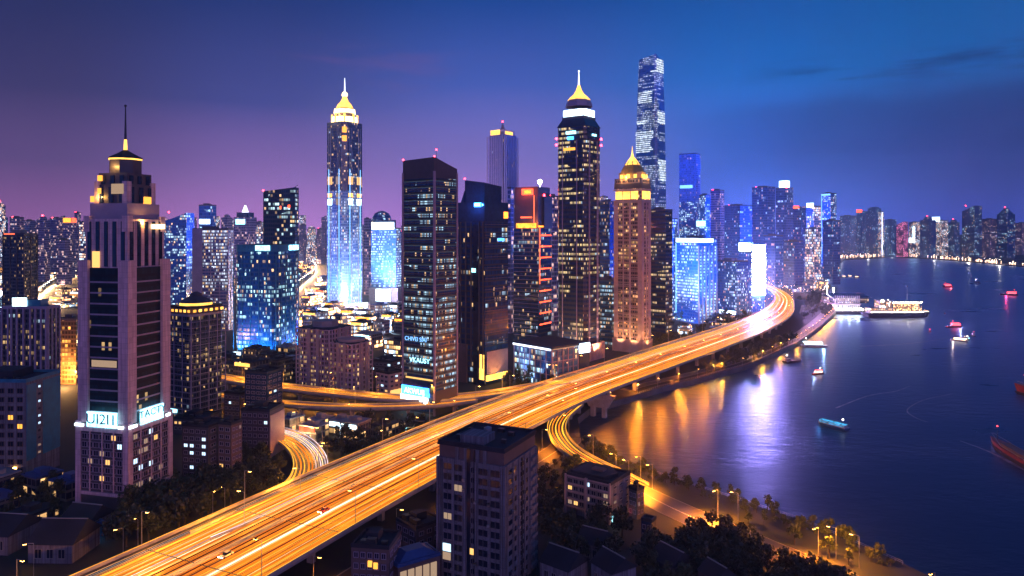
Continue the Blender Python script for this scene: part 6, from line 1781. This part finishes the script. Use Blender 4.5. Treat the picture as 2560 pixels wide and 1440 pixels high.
# foam trails
M['foam'] = plain('foam_streak', (.3, .3, .36), .6, var=.6, scale=.2)
def wake(label, pts, w0, w1, z=.06):
    P = [gp(x, y, WATER) for x, y in pts]
    path = [(x, y, WATER + z, w0 + (w1 - w0) * i / (len(P) - 1)) for i, (x, y) in enumerate(P)]
    o = sweep(frames(spline(path, 5)), [(1, 0, 0), (-1, 0, 0)], 'wake', M['foam'], closed=False)
    tag(o, label, kind='stuff')
wake('pale foam line beside the red cargo ship', [(2400, 1102), (2470, 1128), (2530, 1158), (2600, 1192)], .4, 3.5)
wake('thin curling foam trail in the open river', [(2380, 985), (2310, 1000), (2268, 1025), (2290, 1045), (2318, 1055)], .5, .9)
wake('long faint wake line behind the tug', [(2370, 845), (2300, 856), (2230, 862), (2150, 866)], .6, 2.0)
wake('curved faint wake right of the cyan boat', [(2275, 965), (2240, 978), (2170, 990), (2090, 1020)], .4, 1.2)

# ferry pier with terminal and moored ship
M['bulb_warm'] = glow('warm_string_bulb', (1, .5, .2), 9, False); M['bulb_white'] = glow('white_string_bulb', (1, .85, .75), 9, False)
FA['hall_lit'] = facade('ferry_hall_wall', 1.6, 2.4, .55, .3, 2.6, .35, (.03, .04, .1), (.12, .1, .16), wcol=(1, .7, .5), ccol=(.85, .85, 1), fz=.3)
FA['ship_lit'] = facade('ship_cabin_wall', 1.3, 2.0, .5, .2, 2.0, .8, (.03, .03, .06), (.10, .08, .1), wcol=(1, .5, .2), ccol=(1, .85, .75), fz=.35)
X0, Y0 = gp(2094, 786, WATER); X1, _ = gp(2170, 790, WATER)
Lw = X1 - X0
t = thing('ferry_terminal', 'two-deck white lit ferry terminal on a pontoon at the river bend', 'ferry terminal', ((X0 + X1) / 2, Y0 + 30, WATER), R(-2))
t.scale = (1, 2.4, 1.7)
MB().box(-Lw / 2 - 3, -13, -1, Lw / 2 + 26, 16, 2.6).build('pontoon', M['hull_dark'], t)
mb = MB()
for i in range(13):
    x = -Lw / 2 + i * Lw / 12
    mb.box(x - .35, -11, 2.6, x + .35, -10.2, 15); mb.box(x - .35, 8, 2.6, x + .35, 8.8, 15)
mb.build('column', M['hull_white'], t)
MB().box(-Lw / 2 + .5, -9, 2.6, Lw / 2 - .5, 8, 7.4).build('lower_hall', FA['hall_lit'], t)
MB().box(-Lw / 2 - 1, -12, 7.4, Lw / 2 + 1, 10, 8.6).build('middle_deck', M['stone_violet'], t)
MB().box(-Lw / 2 + 1, -8, 8.6, Lw / 2 + 16, 7, 13.0).build('upper_hall', FA['hall_lit'], t)
MB().box(-Lw / 2 + 4, -8.5, 10.4, Lw / 2 - 2, -8.1, 13.6).build('lit_front', M['hall_white'], t)
MB().box(Lw / 2 - 2, -8.4, 11, Lw / 2 + 15, -8.1, 11.8).build('lit_front', M['lit_dim'], t)
MB().prism([(-Lw / 2 - 2, -10), (Lw / 2 + 18, -10), (Lw / 2 + 18, 9), (-Lw / 2 - 2, 9)], 13.0, 16, top=[(-Lw / 2 + 8, -2), (Lw / 2 + 15, -2), (Lw / 2 + 15, 2), (-Lw / 2 + 8, 2)]).build('terminal_roof', M['navy_glass'], t)
mb = MB()
for x, z, r_ in ((-Lw * .42, 21, .9), (-Lw * .14, 19, 1.0)):
    mb.tube((x, 4, 13), (x, 4, z), .2); mb.ball((x, 4, z), r_, n=6)
mb.build('flood_lamp', M['white_lamp'], t)
mb = MB()
for i in range(16): mb.ball((-Lw / 2 + 1 + i * (Lw + 4) / 16, -12.4, 3.8 + .4 * (i % 3)), .7, n=5)
mb.build('quay_lamp', M['white_lamp'], t)
for x in (-Lw * .4, -Lw * .05, Lw * .3): lamp('terminal_lamp', 'POINT', 5000, (.8, .85, 1), t, (x, -15, 6), radius=1.0)
XA, YA = gp(2158, 792, WATER); XB, _ = gp(2312, 790, WATER)
Ls = XB - XA
t = thing('moored_ship', 'long dark moored ship hung with warm string lights at the ferry pier', 'ship', ((XA + XB) / 2, YA - 2, WATER), R(0))
t.scale = (1, 1.5, 1.5)
hull(MB(), Ls, 15, 4.2, sheer=.15).build('hull', M['hull_dark'], t)
MB().box(-Ls * .44, -5.5, 4.1, Ls * .33, 5.5, 8.2).build('lower_cabin', FA['ship_lit'], t)
mb = MB()
for i in range(90):
    mb.ball((rnd.uniform(-Ls * .1, Ls * .32), -5.9, rnd.uniform(5.2, 13)), rnd.uniform(.18, .4), n=4)
mb.build('string_light', M['bulb_warm'], t)
MB().box(-Ls * .1, -5.0, 8.2, Ls * .3, 5.0, 12.2).build('upper_cabin', FA['ship_lit'], t)
MB().box(-Ls * .3, -5, 8.2, -Ls * .12, 5, 15).build('wheelhouse', FA['ship_lit'], t)
mb = MB()
for i in range(22):
    mb.ball((rnd.uniform(-Ls * .3, -Ls * .12), -5.3, rnd.uniform(9, 16.5)), rnd.uniform(.3, .6), n=4)
mb.build('string_light', M['bulb_white'], t)
mb = MB()
for i in range(26): mb.ball((-Ls * .44 + i * Ls * .78 / 25, -6.6, 5.0 + .3 * (i % 2)), .35, n=4)
for i in range(12): mb.ball((-Ls * .1 + i * Ls * .42 / 11, -5.4, 13.2 + .4 * (i % 2)), .6, n=4)
mb.build('rail_lamp', M['white_lamp'], t)
MB().tube((Ls * .16, 0, 12), (Ls * .16, 0, 27), .25, .12).ball((Ls * .16, 0, 27.3), .8, n=6).build('mast', M['metal_pale'], t)
for x in (-Ls * .2, Ls * .1, Ls * .3): lamp('ship_lamp', 'POINT', 2500, (1, .6, .35), t, (x, -8.5, 7), radius=.6)

# sagging gateway pier piles under the viaduct, in the inlet
q = gp(1502, 1052, WATER)
t = thing('bridge_pier', 'pale V-shaped concrete pier standing in the inlet below the viaduct', 'bridge pier', (q[0], q[1] + 10, WATER), R(-30))
MB().prism([(-6, -1.6), (6, -1.6), (6, 1.6), (-6, 1.6)], 6, 13.9, top=[(-11, -1.6), (11, -1.6), (11, 1.6), (-11, 1.6)]).build('pier_cap', M['parapet'], t)
MB().box(-5, -1.4, -2, -2.5, 1.4, 6.1).box(2.5, -1.4, -2, 5, 1.4, 6.1).build('column', M['parapet'], t)

# ------------------------------------------------------------------ haze
m, N, out = material('haze_air')
vol = N.new('ShaderNodeVolumePrincipled')
vol.inputs['Color'].default_value = (.5, .74, 1, 1)
vol.inputs['Density'].default_value = .0001
vol.inputs['Anisotropy'].default_value = .35
N.put(out.inputs['Volume'], vol.outputs[0])
mb = MB().box(-7000, -260, -9, 7000, 4200, 548)
hz = mb.build('haze', m)
tag(hz, kind='stuff')
